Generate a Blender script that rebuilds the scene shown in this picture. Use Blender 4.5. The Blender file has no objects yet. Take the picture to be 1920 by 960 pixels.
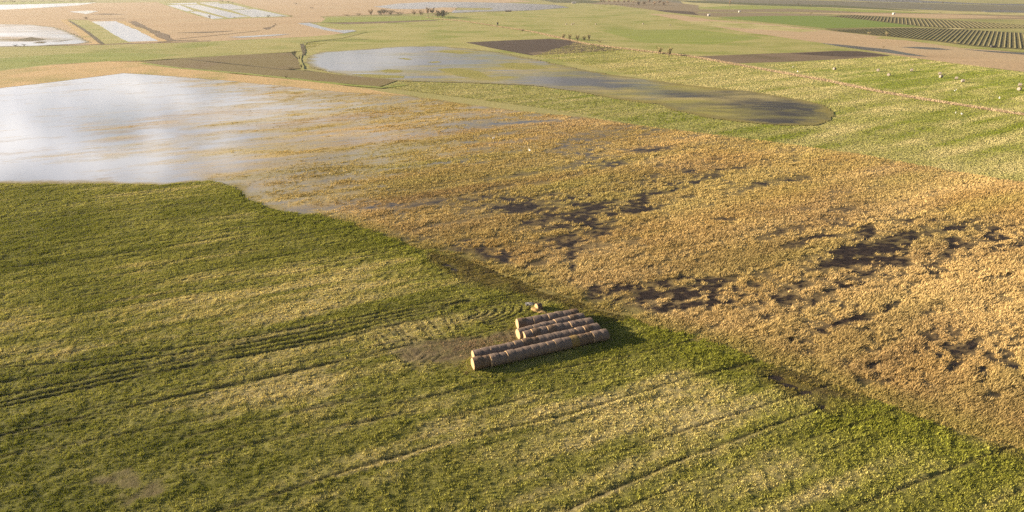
import bpy, bmesh, math, random
import numpy as np
from mathutils import Vector, Matrix, Euler
from mathutils.geometry import delaunay_2d_cdt

R = math.radians
random.seed(7)
RNG = np.random.default_rng(11)

# ------------------------------------------------------------------ camera, sky, sun, exposure
SC = bpy.context.scene
COL = SC.collection
F_PX, CAM_H, HORIZON = 1100.0, 48.0, -30.0          # focal length (px of the 1920 wide photo), height, horizon row
PITCH = math.atan((480 - HORIZON) / F_PX)
cd = bpy.data.cameras.new('camera')
cam = bpy.data.objects.new('camera', cd)
COL.objects.link(cam)
cam.location = (0, 0, CAM_H)
cam.rotation_euler = (R(90) - PITCH, 0, 0)
cd.sensor_width = 36
cd.lens = 36 * F_PX / 1920
cd.clip_start = 0.5
cd.clip_end = 40000
SC.camera = cam

SUN_EL, SUN_AZ = R(13.5), R(-85)                    # azimuth measured from +Y towards +X
sun_dir = Vector((math.sin(SUN_AZ) * math.cos(SUN_EL), math.cos(SUN_AZ) * math.cos(SUN_EL), math.sin(SUN_EL)))
sl = bpy.data.lights.new('sun', 'SUN')
sl.energy = 5.0
sl.angle = R(0.5)
sl.color = (1.0, 0.82, 0.60)
sun = bpy.data.objects.new('sun', sl)
COL.objects.link(sun)
sun.rotation_euler = sun_dir.to_track_quat('Z', 'Y').to_euler()

SC.view_settings.view_transform = 'Standard'
SC.view_settings.look = 'None'
SC.view_settings.exposure = 1.78
SC.view_settings.gamma = 1.0
SC.view_settings.use_curve_mapping = False
SC.cycles.use_denoising = False
SC.cycles.sample_clamp_indirect = 2.0
SC.cycles.max_bounces = 6
SC.cycles.diffuse_bounces = 2
SC.cycles.glossy_bounces = 2
SC.cycles.transmission_bounces = 3
SC.cycles.volume_bounces = 0
SC.cycles.caustics_reflective = False
SC.cycles.caustics_refractive = False

W = bpy.data.worlds.new('World')
SC.world = W
W.use_nodes = True


class NT:
    """small helper round a node tree"""
    def __init__(s, tree):
        s.t = tree
        s.t.nodes.clear()

    def n(s, kind, **kw):
        nd = s.t.nodes.new(kind)
        for k, v in kw.items():
            if k.startswith('i_'):
                nd.inputs[k[2:].replace('_', ' ')].default_value = v
            else:
                setattr(nd, k, v)
        return nd

    def l(s, a, b):
        s.t.links.new(a, b)

    def noise(s, vec, scale, detail=4, rough=0.55, dist=0.0):
        nd = s.n('ShaderNodeTexNoise')
        nd.inputs['Scale'].default_value = scale
        nd.inputs['Detail'].default_value = detail
        nd.inputs['Roughness'].default_value = rough
        nd.inputs['Distortion'].default_value = dist
        if vec is not None:
            s.l(vec, nd.inputs['Vector'])
        return nd.outputs['Fac']

    def ramp(s, fac, lo, hi, a=0.0, b=1.0):
        nd = s.n('ShaderNodeMapRange')
        nd.clamp = True
        for k, v in zip(('From Min', 'From Max', 'To Min', 'To Max'), (lo, hi, a, b)):
            nd.inputs[k].default_value = v
        s.l(fac, nd.inputs['Value'])
        return nd.outputs['Result']

    def math(s, op, a, b):
        nd = s.n('ShaderNodeMath', operation=op)
        for i, v in enumerate((a, b)):
            if isinstance(v, (int, float)):
                nd.inputs[i].default_value = v
            else:
                s.l(v, nd.inputs[i])
        return nd.outputs[0]

    def mix(s, fac, a, b, mode='MIX'):
        nd = s.n('ShaderNodeMix', data_type='RGBA', blend_type=mode)
        for i, v in ((0, fac), (6, a), (7, b)):
            if isinstance(v, (int, float)):
                nd.inputs[i].default_value = v
            elif isinstance(v, tuple):
                nd.inputs[i].default_value = (*v, 1.0) if len(v) == 3 else v
            else:
                s.l(v, nd.inputs[i])
        return nd.outputs[2]

    def mapping(s, rot=0.0, scale=(1, 1, 1), coord='Object'):
        tc = s.n('ShaderNodeTexCoord')
        mp = s.n('ShaderNodeMapping')
        mp.inputs['Rotation'].default_value = (0, 0, rot)
        mp.inputs['Scale'].default_value = scale
        s.l(tc.outputs[coord], mp.inputs['Vector'])
        return mp.outputs['Vector']


# world: Nishita sky with broken sunlit cloud, the brightest bank low towards the sun
w = NT(W.node_tree)
sky = w.n('ShaderNodeTexSky', sky_type='NISHITA', sun_disc=False)
sky.sun_elevation = SUN_EL
sky.sun_rotation = SUN_AZ
sky.air_density = 1.0
sky.dust_density = 1.5
tc = w.n('ShaderNodeTexCoord')
sep = w.n('ShaderNodeSeparateXYZ')
w.l(tc.outputs['Generated'], sep.inputs[0])
zc = w.math('MAXIMUM', sep.outputs['Z'], 0.02)
zc = w.math('ADD', zc, 0.22)
cx = w.n('ShaderNodeCombineXYZ')
w.l(w.math('DIVIDE', sep.outputs['X'], zc), cx.inputs[0])
w.l(w.math('DIVIDE', sep.outputs['Y'], zc), cx.inputs[1])
cl = w.noise(cx.outputs[0], 2.7, 7, 0.58, 0.3)
clm = w.ramp(cl, 0.30, 0.46)
dotn = w.n('ShaderNodeVectorMath', operation='DOT_PRODUCT')
w.l(tc.outputs['Generated'], dotn.inputs[0])
dotn.inputs[1].default_value = tuple(sun_dir)
tow = w.ramp(dotn.outputs['Value'], -0.25, 0.72)
tow = w.math('POWER', tow, 1.5)
bright = w.ramp(tow, 0, 1, 0.9, 26.0)
bright = w.math('MULTIPLY', bright, w.ramp(sep.outputs['Z'], 0.04, 0.24, 0.30, 1.0))
cloudcol = w.mix(1.0, w.mix(w.ramp(cl, 0.46, 0.60), (0.44, 0.465, 0.54), (1.0, 0.965, 0.94)), bright, 'MULTIPLY')
low = w.ramp(sep.outputs['Z'], 0.28, 0.40, 1.0, 0.0)
mixc = w.mix(w.math('MULTIPLY', w.math('MULTIPLY', clm, low), 0.93), sky.outputs['Color'], cloudcol)
bg = w.n('ShaderNodeBackground')
bg.inputs['Strength'].default_value = 0.05
w.l(mixc, bg.inputs['Color'])
wo = w.n('ShaderNodeOutputWorld')
w.l(bg.outputs[0], wo.inputs[0])


# ------------------------------------------------------------------ geometry helpers
def at(px, py, z=0.0):
    """point of the plane at height z that the photo shows at pixel (px, py)"""
    v = (py - 480) / F_PX
    u = (px - 960) / F_PX
    t = (CAM_H - z) / (math.sin(PITCH) + v * math.cos(PITCH))
    return (t * u, t * (math.cos(PITCH) - v * math.sin(PITCH)))


def pts(seq, z=0.0):
    return np.array([at(x, y, z) for x, y in seq])


def px_m(py):
    """pixels per metre at the ground seen in row py"""
    v = (py - 480) / F_PX
    return F_PX * (math.sin(PITCH) + v * math.cos(PITCH)) / CAM_H


def hash2(ix, iy, seed):
    h = (ix.astype(np.int64) * 374761393 + iy.astype(np.int64) * 668265263 + seed * 144269504) & 0xFFFFFFFF
    h = ((h ^ (h >> 13)) * 1274126177) & 0xFFFFFFFF
    h = h ^ (h >> 16)
    return (h & 0xFFFFFF).astype(np.float64) / 0xFFFFFF


def vnoise(x, y, seed=0):
    ix, iy = np.floor(x), np.floor(y)
    fx, fy = x - ix, y - iy
    fx = fx * fx * (3 - 2 * fx)
    fy = fy * fy * (3 - 2 * fy)
    a = hash2(ix, iy, seed)
    b = hash2(ix + 1, iy, seed)
    c = hash2(ix, iy + 1, seed)
    d = hash2(ix + 1, iy + 1, seed)
    return (a + (b - a) * fx) * (1 - fy) + (c + (d - c) * fx) * fy


def fbm(x, y, scale, oct=4, seed=0, gain=0.5):
    """fractal noise 0..1; scale is the size in metres of the largest lumps"""
    s, amp, tot = 0, 1.0, 0
    x, y = x / scale, y / scale
    for o in range(oct):
        s = s + amp * vnoise(x + 17.3 * o, y - 9.1 * o, seed + o)
        tot += amp
        amp *= gain
        x, y = x * 2.03, y * 2.03
    return s / tot


def sstep(a, b, x):
    t = np.clip((x - a) / (b - a), 0, 1)
    return t * t * (3 - 2 * t)


def inside(x, y, poly):
    r = np.zeros(x.shape, bool)
    n = len(poly)
    for i in range(n):
        x1, y1 = poly[i]
        x2, y2 = poly[(i + 1) % n]
        if y1 == y2:
            continue
        c = ((y1 > y) != (y2 > y)) & (x < (x2 - x1) * (y - y1) / (y2 - y1) + x1)
        r ^= c
    return r


def dist_line(x, y, line, closed=False):
    d = np.full(x.shape, 1e9)
    n = len(line)
    for i in range(n if closed else n - 1):
        ax, ay = line[i]
        bx, by = line[(i + 1) % n]
        vx, vy = bx - ax, by - ay
        L = vx * vx + vy * vy + 1e-9
        t = np.clip(((x - ax) * vx + (y - ay) * vy) / L, 0, 1)
        d = np.minimum(d, np.hypot(x - ax - t * vx, y - ay - t * vy))
    return d


def signed(x, y, poly):
    d = dist_line(x, y, poly, True)
    return np.where(inside(x, y, poly), d, -d)


def field_of(controls, p=2.6):
    """smooth scattered-data field over the ground from (px, py, value) samples"""
    C = np.array([(*at(a, b), v) for a, b, v in controls])

    def f(x, y):
        lu, lv = x / np.maximum(y, 5), np.log(np.maximum(y, 5))
        num = den = 0
        for cx_, cy_, v in C:
            d2 = (lu - cx_ / cy_) ** 2 + (1.2 * (lv - math.log(cy_))) ** 2 + 0.0012
            wgt = d2 ** (-p / 2)
            num = num + wgt * v
            den = den + wgt
        return num / den
    return f


def tag(o, label, cat=None, group=None, kind=None):
    o['label'] = label
    if cat:
        o['category'] = cat
    if group:
        o['group'] = group
    if kind:
        o['kind'] = kind
    return o


def mesh_np(name, V, T, mat, col=None, parent=None, smooth=False):
    """object from numpy vertices and triangles/quads (T: n x 3 or n x 4)"""
    V = np.asarray(V, np.float32)
    T = np.asarray(T, np.int32)
    me = bpy.data.meshes.new(name)
    k = T.shape[1]
    me.vertices.add(len(V))
    me.vertices.foreach_set('co', V.ravel())
    me.loops.add(T.size)
    me.loops.foreach_set('vertex_index', T.ravel())
    me.polygons.add(len(T))
    me.polygons.foreach_set('loop_start', np.arange(len(T), dtype=np.int32) * k)
    me.polygons.foreach_set('loop_total', np.full(len(T), k, np.int32))
    if smooth:
        me.polygons.foreach_set('use_smooth', np.ones(len(T), bool))
    if col is not None:
        a = me.color_attributes.new('Col', 'FLOAT_COLOR', 'POINT')
        c4 = np.ones((len(V), 4), np.float32)
        c4[:, :col.shape[1]] = col
        a.data.foreach_set('color', c4.ravel())
    me.update(calc_edges=True)
    me.materials.append(mat)
    o = bpy.data.objects.new(name, me)
    COL.objects.link(o)
    if parent:
        o.parent = parent
    return o


def mesh_bm(name, bm, mat, parent=None, smooth=False):
    me = bpy.data.meshes.new(name)
    bm.to_mesh(me)
    bm.free()
    if smooth:
        for p in me.polygons:
            p.use_smooth = True
    for m in (mat if isinstance(mat, (list, tuple)) else [mat]):
        me.materials.append(m)
    o = bpy.data.objects.new(name, me)
    COL.objects.link(o)
    if parent:
        o.parent = parent
    return o


def empty(name, loc, rz=0.0):
    o = bpy.data.objects.new(name, None)
    o.empty_display_size = 0.5
    COL.objects.link(o)
    o.location = loc
    o.rotation_euler = (0, 0, rz)
    return o


def copy_tree(o, parent=None):
    c = o.copy()
    COL.objects.link(c)
    if parent:
        c.parent = parent
    for ch in list(o.children):
        copy_tree(ch, c)
    return c


LAYER = [0]


def roughen(P, step, amp, seed):
    """resample a closed outline and let it wander a little, as field edges do"""
    out = []
    n = len(P)
    for i in range(n):
        a, b = P[i], P[(i + 1) % n]
        L = np.hypot(*(b - a))
        st = max(step, 0.012 * 0.5 * (np.hypot(*a) + np.hypot(*b)))
        k = max(1, min(80, int(L / st)))
        for j in range(k):
            q = a + (b - a) * j / k
            out.append(q)
    out = np.array(out)
    nx = fbm(out[:, 0] + 31, out[:, 1], 9 * step, 3, seed) - .5
    ny = fbm(out[:, 0], out[:, 1] + 57, 9 * step, 3, seed + 9) - .5
    return out + np.stack([nx, ny], 1) * 2 * amp


def sheet(name, px_poly, mat, label, cat='field', step=3.0, amp=1.5, z=None, kind='structure', world=None):
    """flat field drawn as one triangulated sheet, each a few mm above the last"""
    LAYER[0] += 1
    P = pts(px_poly) if world is None else np.array(world)
    if amp:
        P = roughen(P, step, amp, LAYER[0])
    zz = 0.005 * LAYER[0] if z is None else z
    n = len(P)
    r = delaunay_2d_cdt([Vector(p) for p in P], [], [list(range(n))], 1, 1e-4)
    V = np.array([(v.x, v.y, zz) for v in r[0]])
    T = np.array([f for f in r[2] if len(f) == 3])
    # all faces up
    a, b, c = V[T[:, 0]], V[T[:, 1]], V[T[:, 2]]
    s = np.cross(b - a, c - a)[:, 2]
    T[s < 0] = T[s < 0][:, ::-1]
    o = mesh_np(name, V, T, mat)
    tag(o, label, cat, kind=kind)
    return o


def ribbon(name, px_line, width, mat, label, cat, z=None, kind='structure', wob=0.3):
    LAYER[0] += 1
    P = pts(px_line)
    q = []
    for a, b in zip(P[:-1], P[1:]):
        k = max(1, int(np.hypot(*(b - a)) / (width * 1.5)))
        k = min(k, 120)
        for j in range(k):
            q.append(a + (b - a) * j / k)
    q.append(P[-1])
    q = np.array(q)
    d = np.gradient(q, axis=0)
    d /= np.hypot(d[:, 0], d[:, 1])[:, None] + 1e-9
    nrm = np.stack([-d[:, 1], d[:, 0]], 1)
    n1 = 1 + wob * 2 * (vnoise(np.arange(len(q)) * .7, np.zeros(len(q)), LAYER[0]) - .5)
    n2 = 1 + wob * 2 * (vnoise(np.arange(len(q)) * .7, np.ones(len(q)) * 9.3, LAYER[0]) - .5)
    zz = 0.005 * LAYER[0] if z is None else z
    A = q + nrm * (width / 2 * n1)[:, None]
    B = q - nrm * (width / 2 * n2)[:, None]
    V = np.concatenate([np.c_[A, np.full(len(q), zz)], np.c_[B, np.full(len(q), zz)]])
    n = len(q)
    i = np.arange(n - 1)
    T = np.stack([i, i + n, i + n + 1, i + 1], 1)
    return tag(mesh_np(name, V, T, mat), label, cat, kind=kind)


# ------------------------------------------------------------------ materials
MATS = {}


def mat_field(name, a, b, c=None, rot=23, stretch=3.0, size=14.0, bump=0.5, bscale=1.2, rough=0.95):
    """cropped land: two or three tones in patches stretched along the working direction, plus tufts as bump"""
    m = bpy.data.materials.new(name)
    m.use_nodes = True
    t = NT(m.node_tree)
    v1 = t.mapping(-R(rot), (1 / stretch, 1, 1))
    v0 = t.mapping()
    big = t.noise(v1, 1 / size, 6, 0.62)
    fine = t.noise(v1, 1 / 1.3, 4, 0.65)
    mid = t.noise(v0, 1 / (size * 3.2), 3, 0.5)
    f = t.math('ADD', t.math('MULTIPLY', big, 0.6), t.math('MULTIPLY', fine, 0.4))
    col = t.mix(t.ramp(f, 0.36, 0.64), a, b)
    if c:
        col = t.mix(t.ramp(mid, 0.48, 0.66), col, c)
    col = t.mix(t.ramp(fine, 0.3, 0.75, 0.0, 0.35), col, t.mix(1.0, col, (0.6, 0.62, 0.55), 'MULTIPLY'))
    bs = t.n('ShaderNodeBsdfPrincipled')
    bs.inputs['Roughness'].default_value = rough
    bs.inputs['Specular IOR Level'].default_value = 0.1
    t.l(col, bs.inputs['Base Color'])
    if bump:
        bp = t.n('ShaderNodeBump')
        bp.inputs['Strength'].default_value = bump
        bp.inputs['Distance'].default_value = 0.35
        t.l(t.noise(v0, 1 / bscale, 5, 0.7), bp.inputs['Height'])
        t.l(bp.outputs[0], bs.inputs['Normal'])
    o = t.n('ShaderNodeOutputMaterial')
    t.l(bs.outputs[0], o.inputs[0])
    MATS[name] = m
    return m


def mat_attr(name, rough=0.95, bump=0.0, bscale=0.3, transl=0.0, var=0.0):
    """colour from the mesh attribute; optional bump and leaf translucency"""
    m = bpy.data.materials.new(name)
    m.use_nodes = True
    t = NT(m.node_tree)
    at_ = t.n('ShaderNodeAttribute', attribute_name='Col')
    col = at_.outputs['Color']
    v0 = t.mapping()
    if var:
        f = t.noise(v0, 1 / 0.45, 4, 0.65)
        col = t.mix(t.ramp(f, 0.35, 0.7, 0.0, var), col, t.mix(1.0, col, (0.45, 0.47, 0.42), 'MULTIPLY'))
    o = t.n('ShaderNodeOutputMaterial')
    if transl:
        d = t.n('ShaderNodeBsdfDiffuse')
        tr = t.n('ShaderNodeBsdfTranslucent')
        t.l(col, d.inputs[0])
        t.l(col, tr.inputs[0])
        mx = t.n('ShaderNodeMixShader')
        mx.inputs[0].default_value = transl
        t.l(d.outputs[0], mx.inputs[1])
        t.l(tr.outputs[0], mx.inputs[2])
        t.l(mx.outputs[0], o.inputs[0])
    else:
        bs = t.n('ShaderNodeBsdfPrincipled')
        bs.inputs['Roughness'].default_value = rough
        bs.inputs['Specular IOR Level'].default_value = 0.1
        t.l(col, bs.inputs['Base Color'])
        if bump:
            bp = t.n('ShaderNodeBump')
            bp.inputs['Strength'].default_value = bump
            bp.inputs['Distance'].default_value = 0.15
            t.l(t.noise(v0, 1 / bscale, 4, 0.7), bp.inputs['Height'])
            t.l(bp.outputs[0], bs.inputs['Normal'])
        t.l(bs.outputs[0], o.inputs[0])
    return m


def water_nodes(t, base=(0.11, 0.098, 0.08), rough=0.10, turb=False):
    bs = t.n('ShaderNodeBsdfPrincipled')
    bs.inputs['Base Color'].default_value = (*base, 1)
    if turb:
        a_ = t.n('ShaderNodeAttribute', attribute_name='turb')
        t.l(t.mix(a_.outputs['Fac'], (0.022, 0.016, 0.011), base), bs.inputs['Base Color'])
    bs.inputs['Roughness'].default_value = rough
    bs.inputs['IOR'].default_value = 1.33
    v = t.mapping(0, (1, 1, 1))
    bp = t.n('ShaderNodeBump')
    bp.inputs['Strength'].default_value = 0.10
    bp.inputs['Distance'].default_value = 0.05
    t.l(t.noise(v, 1 / 1.5, 3, 0.6), bp.inputs['Height'])
    t.l(bp.outputs[0], bs.inputs['Normal'])
    return bs


def mat_water(name, base=(0.11, 0.098, 0.08), rough=0.10):
    m = bpy.data.materials.new(name)
    m.use_nodes = True
    t = NT(m.node_tree)
    o = t.n('ShaderNodeOutputMaterial')
    t.l(water_nodes(t, base, rough).outputs[0], o.inputs[0])
    return m


def mat_wet(name, base=(0.11, 0.098, 0.08), rough=0.10):
    """flooded ground: attribute alpha-like 'veg' mixes water with emergent plants of colour 'Col'"""
    m = bpy.data.materials.new(name)
    m.use_nodes = True
    t = NT(m.node_tree)
    at_ = t.n('ShaderNodeAttribute', attribute_name='Col')
    vg = t.n('ShaderNodeAttribute', attribute_name='veg')
    v = t.mapping(-R(12), (0.45, 1, 1))
    fine = t.noise(v, 1 / 0.9, 5, 0.7)
    k = t.math('ADD', vg.outputs['Fac'], t.math('MULTIPLY', t.math('SUBTRACT', fine, 0.5), 0.65))
    k = t.ramp(k, 0.05, 1.0)
    d = t.n('ShaderNodeBsdfDiffuse')
    col = t.mix(t.ramp(fine, 0.3, 0.7, 0.0, 0.4), at_.outputs['Color'], t.mix(1.0, at_.outputs['Color'], (0.5, 0.5, 0.48), 'MULTIPLY'))
    t.l(col, d.inputs[0])
    bp = t.n('ShaderNodeBump')
    bp.inputs['Strength'].default_value = 0.6
    bp.inputs['Distance'].default_value = 0.2
    t.l(t.noise(t.mapping(), 1 / 0.7, 4, 0.7), bp.inputs['Height'])
    t.l(bp.outputs[0], d.inputs['Normal'])
    mx = t.n('ShaderNodeMixShader')
    t.l(k, mx.inputs[0])
    mud = t.n('ShaderNodeBsdfPrincipled')
    t.l(t.mix(t.ramp(fine, .35, .65), (0.012, 0.0085, 0.0075), (0.040, 0.027, 0.020)), mud.inputs['Base Color'])
    mud.inputs['Roughness'].default_value = 0.55
    mud.inputs['Specular IOR Level'].default_value = 0.12
    t.l(bp.outputs[0], mud.inputs['Normal'])
    tb = t.n('ShaderNodeAttribute', attribute_name='turb')
    wm = t.n('ShaderNodeMixShader')
    t.l(t.ramp(tb.outputs['Fac'], .05, .30), wm.inputs[0])
    t.l(mud.outputs[0], wm.inputs[1])
    t.l(water_nodes(t, base, rough, True).outputs[0], wm.inputs[2])
    t.l(wm.outputs[0], mx.inputs[1])
    t.l(d.outputs[0], mx.inputs[2])
    o = t.n('ShaderNodeOutputMaterial')
    t.l(mx.outputs[0], o.inputs[0])
    return m


def mat_plain(name, a, b, scale=0.3, rough=0.9, bump=0.3, stretch=(1, 1, 1), transl=0.0):
    m = bpy.data.materials.new(name)
    m.use_nodes = True
    t = NT(m.node_tree)
    v = t.mapping(0, stretch)
    f = t.noise(v, 1 / scale, 5, 0.65)
    col = t.mix(t.ramp(f, 0.32, 0.68), a, b)
    o = t.n('ShaderNodeOutputMaterial')
    bs = t.n('ShaderNodeBsdfPrincipled')
    bs.inputs['Roughness'].default_value = rough
    bs.inputs['Specular IOR Level'].default_value = 0.15
    t.l(col, bs.inputs['Base Color'])
    if bump:
        bp = t.n('ShaderNodeBump')
        bp.inputs['Strength'].default_value = bump
        bp.inputs['Distance'].default_value = 0.05
        t.l(f, bp.inputs['Height'])
        t.l(bp.outputs[0], bs.inputs['Normal'])
    t.l(bs.outputs[0], o.inputs[0])
    return m


GREEN = (0.140, 0.142, 0.024)
STRAW = (0.40, 0.330, 0.150)
OLIVE = (0.225, 0.212, 0.055)
TAN = (0.400, 0.270, 0.130)

M_ground = mat_field('ground_mat', (0.250, 0.237, 0.081), (0.338, 0.294, 0.125), (0.213, 0.213, 0.075), 15, 4, 30)
M_grass = mat_field('pasture_mat', (0.247, 0.247, 0.072), (0.377, 0.325, 0.137), (0.208, 0.227, 0.052), 20, 4, 16)
M_fresh = mat_field('fresh_green_mat', (0.176, 0.221, 0.039), (0.280, 0.286, 0.078), (0.221, 0.240, 0.065), 8, 5, 18)
M_crop = mat_field('young_crop_mat', (0.132, 0.190, 0.034), (0.167, 0.213, 0.046), None, 8, 8, 14, 0.2)
M_pale = mat_field('pale_grass_mat', (0.338, 0.306, 0.125), (0.450, 0.375, 0.188), (0.250, 0.250, 0.075), 18, 5, 12)
M_tan = mat_field('dry_reed_mat', (0.33, 0.235, 0.135), (0.46, 0.335, 0.20), (0.40, 0.30, 0.18), 6, 7, 34, 0.8, 3.0)
M_tan2 = mat_field('sedge_mat', (0.416, 0.289, 0.133), (0.497, 0.347, 0.173), (0.312, 0.254, 0.092), 12, 3, 10, 0.7)
M_soil = mat_field('dark_soil_mat', (0.067, 0.049, 0.038), (0.100, 0.076, 0.057), (0.081, 0.061, 0.046), 4, 10, 10, 0.3, 0.6)
M_soil2 = mat_field('dry_soil_mat', (0.155, 0.115, 0.075), (0.20, 0.150, 0.10), (0.14, 0.108, 0.065), -12, 10, 10, 0.3, 0.6)
M_olive = mat_field('olive_field_mat', (0.157, 0.123, 0.052), (0.195, 0.157, 0.071), (0.171, 0.128, 0.067), -14, 10, 12, 0.3, 0.6)
M_band = mat_field('brown_field_mat', (0.176, 0.137, 0.085), (0.247, 0.195, 0.117), None, 2, 8, 30, 0.3)
M_dkgreen = mat_field('dark_pasture_mat', (0.075, 0.085, 0.035), (0.11, 0.11, 0.045), None, 5, 6, 30, 0.4)
M_dike = mat_field('dike_mat', (0.085, 0.075, 0.045), (0.14, 0.115, 0.065), None, 10, 3, 5, 0.8)
M_greybog = mat_field('grey_marsh_mat', (0.125, 0.12, 0.085), (0.165, 0.15, 0.10), None, 2, 8, 40, 0.3)
M_vinesoil = mat_field('vineyard_soil_mat', (0.115, 0.098, 0.048), (0.16, 0.138, 0.064), (0.14, 0.13, 0.05), 60, 3, 20, 0.4)
M_hill = mat_plain('hill_mat', (0.045, 0.05, 0.055), (0.065, 0.065, 0.07), 60, 1, 0)
M_water = mat_water('water_mat')
M_wet = mat_wet('flooded_mat')
M_meadow = mat_attr('meadow_mat', bump=0.8, bscale=0.22, var=0.5)
M_blade = mat_attr('grass_blade_mat', transl=0.22)
M_reed = mat_attr('reed_blade_mat', transl=0.22)

# ------------------------------------------------------------------ ground and distant fields
g = bmesh.new()
bmesh.ops.create_grid(g, x_segments=8, y_segments=8, size=9000, matrix=Matrix.Translation((0, 6000, -0.05)))
tag(mesh_bm('ground', g, M_ground), 'flat green and straw coloured lowland plain reaching the horizon', 'ground', kind='structure')

S = sheet
# strips along the top right, far to near
S('field', [(1180, 0), (1500, 0), (2300, 22), (2300, 40), (1560, 14), (1230, 6)], M_greybog, 'grey green marsh strip along the far lake shore', amp=3)
S('lake', [(1540, -6), (1660, -6), (1730, 1), (1830, 6), (2300, 14), (2300, 24), (1920, 11), (1790, 7), (1640, 3), (1545, -1)], M_water, 'long pale blue lake at the far right horizon', 'lake', amp=4)
S('field', [(1270, -2), (1345, 3), (1460, 8), (1620, 14), (1800, 21), (2300, 34), (2300, 43), (1750, 27), (1480, 17), (1290, 14)], M_pale, 'pale straw strip left of the far marsh ponds', amp=3)
S('field', [(1255, 0), (1330, 2), (1440, 7), (1560, 9.5), (1700, 18), (1730, 21), (1560, 14), (1420, 10), (1300, 5)], M_dkgreen, 'thin dark green strip below the grey marsh', amp=2)
S('field', [(1300, 15), (1380, 10), (1500, 12), (1640, 19), (1760, 25), (1640, 24), (1460, 19)], M_fresh, 'thin green strip among the far fields', amp=2)
S('field', [(1280, 18), (1380, 18), (1480, 16), (1620, 23), (1800, 26), (2200, 36), (2200, 38), (1700, 27), (1480, 22), (1380, 23), (1280, 22)], M_band, 'brown ploughed strip among the far fields', amp=2)
S('field', [(1480, 24), (1640, 25), (1780, 27), (1920, 32), (2200, 40), (2200, 44), (1900, 36), (1760, 35), (1600, 28)], M_tan, 'pale tan fallow strip above the vine rows', amp=2)
S('field', [(1760, 34.5), (1920, 33), (2200, 40), (2200, 42), (1920, 35.5)], M_band, 'thin brown strip at the right of the pale fallow', amp=1)
S('field', [(1270, 24), (1420, 24), (1560, 27), (1540, 30), (1440, 30), (1340, 31), (1270, 29)], M_band, 'brown strip behind the bright green crop field', amp=2)
S('pond', [(1838, 20.5), (1870, 18.5), (1920, 20.5), (2050, 24), (2050, 26), (1900, 23.5), (1850, 23)], M_water, 'narrow blue pond in the far right marsh', 'pond', amp=2)
S('pond', [(1722, 16), (1745, 15.5), (1752, 17), (1728, 17.5)], M_water, 'small grey pond in the far right marsh', 'pond', amp=1)

# dark soils, top centre
S('ploughed_field', [(1080, 4), (1120, 2.5), (1250, 3), (1310, 10), (1310, 29), (1255, 23), (1205, 16), (1130, 9)], M_band, 'dark brown ploughed field in front of the bare tree row', amp=3)
S('ploughed_field', [(1225, 18), (1300, 22), (1310, 28.5), (1260, 25)], M_soil, 'darkest corner of the far brown ploughed field', amp=2)
S('field', [(1010, -1), (1100, 0), (1135, 3), (1110, 6), (1040, 5)], M_dkgreen, 'blue green far field left of the bare tree row', amp=3)
S('field', [(1235, 35.2), (1300, 34.6), (1360, 36.6), (1300, 37.6)], M_dike, 'thin dark ditch strip in the wide green pasture', amp=1)

# wide pasture in the centre and right
S('pasture', [(600, 40), (690, 30), (830, 30), (1000, 19), (1080, 7), (1150, 9), (1250, 23), (1310, 29), (1450, 46), (1670, 100), (2300, 230), (2300, 500), (1500, 300), (1000, 200), (700, 160), (560, 120), (560, 75)], M_grass, 'wide yellow green pasture in the middle distance', amp=2)
S('pasture', [(1020, 44), (1150, 50), (1290, 55), (1420, 72), (1450, 95), (1330, 104), (1200, 94), (1080, 78), (960, 56)], M_grass, 'green pasture behind the dry reed ditch', amp=3)
S('pasture', [(1120, 57), (1300, 55), (1400, 66), (1430, 72), (1330, 84), (1210, 80)], M_fresh, 'fresher green patch behind the dry reed ditch', amp=4)
S('fallow_field', [(1215, 26), (1262, 27), (1345, 38), (1440, 45), (1550, 57), (1660, 70), (1780, 84), (1920, 100), (2300, 150), (2300, 210), (1920, 134), (1800, 121), (1672, 103), (1560, 83), (1400, 61), (1320, 46)], M_tan, 'broad band of pale tan fallow land on the right', amp=3)
S('field', [(1290, 40), (1345, 40), (1440, 47), (1540, 58), (1500, 60), (1400, 54), (1300, 46)], M_pale, 'pale green strip beside the bright crop field', amp=3)
S('crop_field', [(1345, 33), (1440, 30), (1545, 29.5), (1620, 37), (1725, 50), (1640, 51), (1550, 53), (1450, 43)], M_crop, 'bright green young crop field on the far right', amp=1)
S('vineyard_ground', [(1545, 30), (1600, 28), (1760, 36.5), (1920, 47), (2250, 64), (2250, 68), (1920, 53), (1790, 53.5), (1725, 50), (1620, 37)], M_vinesoil, 'brown ground under the farther block of vine rows', amp=1)
S('vineyard_ground', [(1545, 54), (1700, 52), (1790, 54), (1920, 62), (2250, 88), (2250, 122), (1920, 93), (1830, 87), (1750, 77), (1650, 67), (1560, 58)], M_vinesoil, 'brown ground under the nearer block of vine rows', amp=1)
S('field', [(1770, 53.2), (1800, 52.6), (1816, 54.2), (1790, 55)], M_pale, 'small pale bare patch between the vine blocks', amp=1)
S('field', [(1640, 72), (1700, 76), (1800, 90), (1920, 98), (2200, 132), (2200, 124), (1920, 94), (1830, 88), (1750, 78), (1660, 68)], M_grass, 'green verge in front of the nearer vine rows', amp=1)

for q, lab in (([(1690, 89), (1720, 88), (1760, 90), (1790, 94), (1740, 93)], 'thin grey puddle in the tan fallow, leftmost of three'),
               ([(1800, 92), (1850, 95), (1920, 99), (2050, 115), (2050, 119), (1920, 103), (1860, 98)], 'long grey puddle at the right edge of the tan fallow'),
               ([(1540, 81), (1600, 86), (1660, 92), (1740, 107), (1700, 104), (1630, 95), (1570, 87)], 'faint grey flooded streak along the near edge of the fallow')):
    S('puddle', q, M_water, lab, 'puddle', amp=3)

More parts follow.
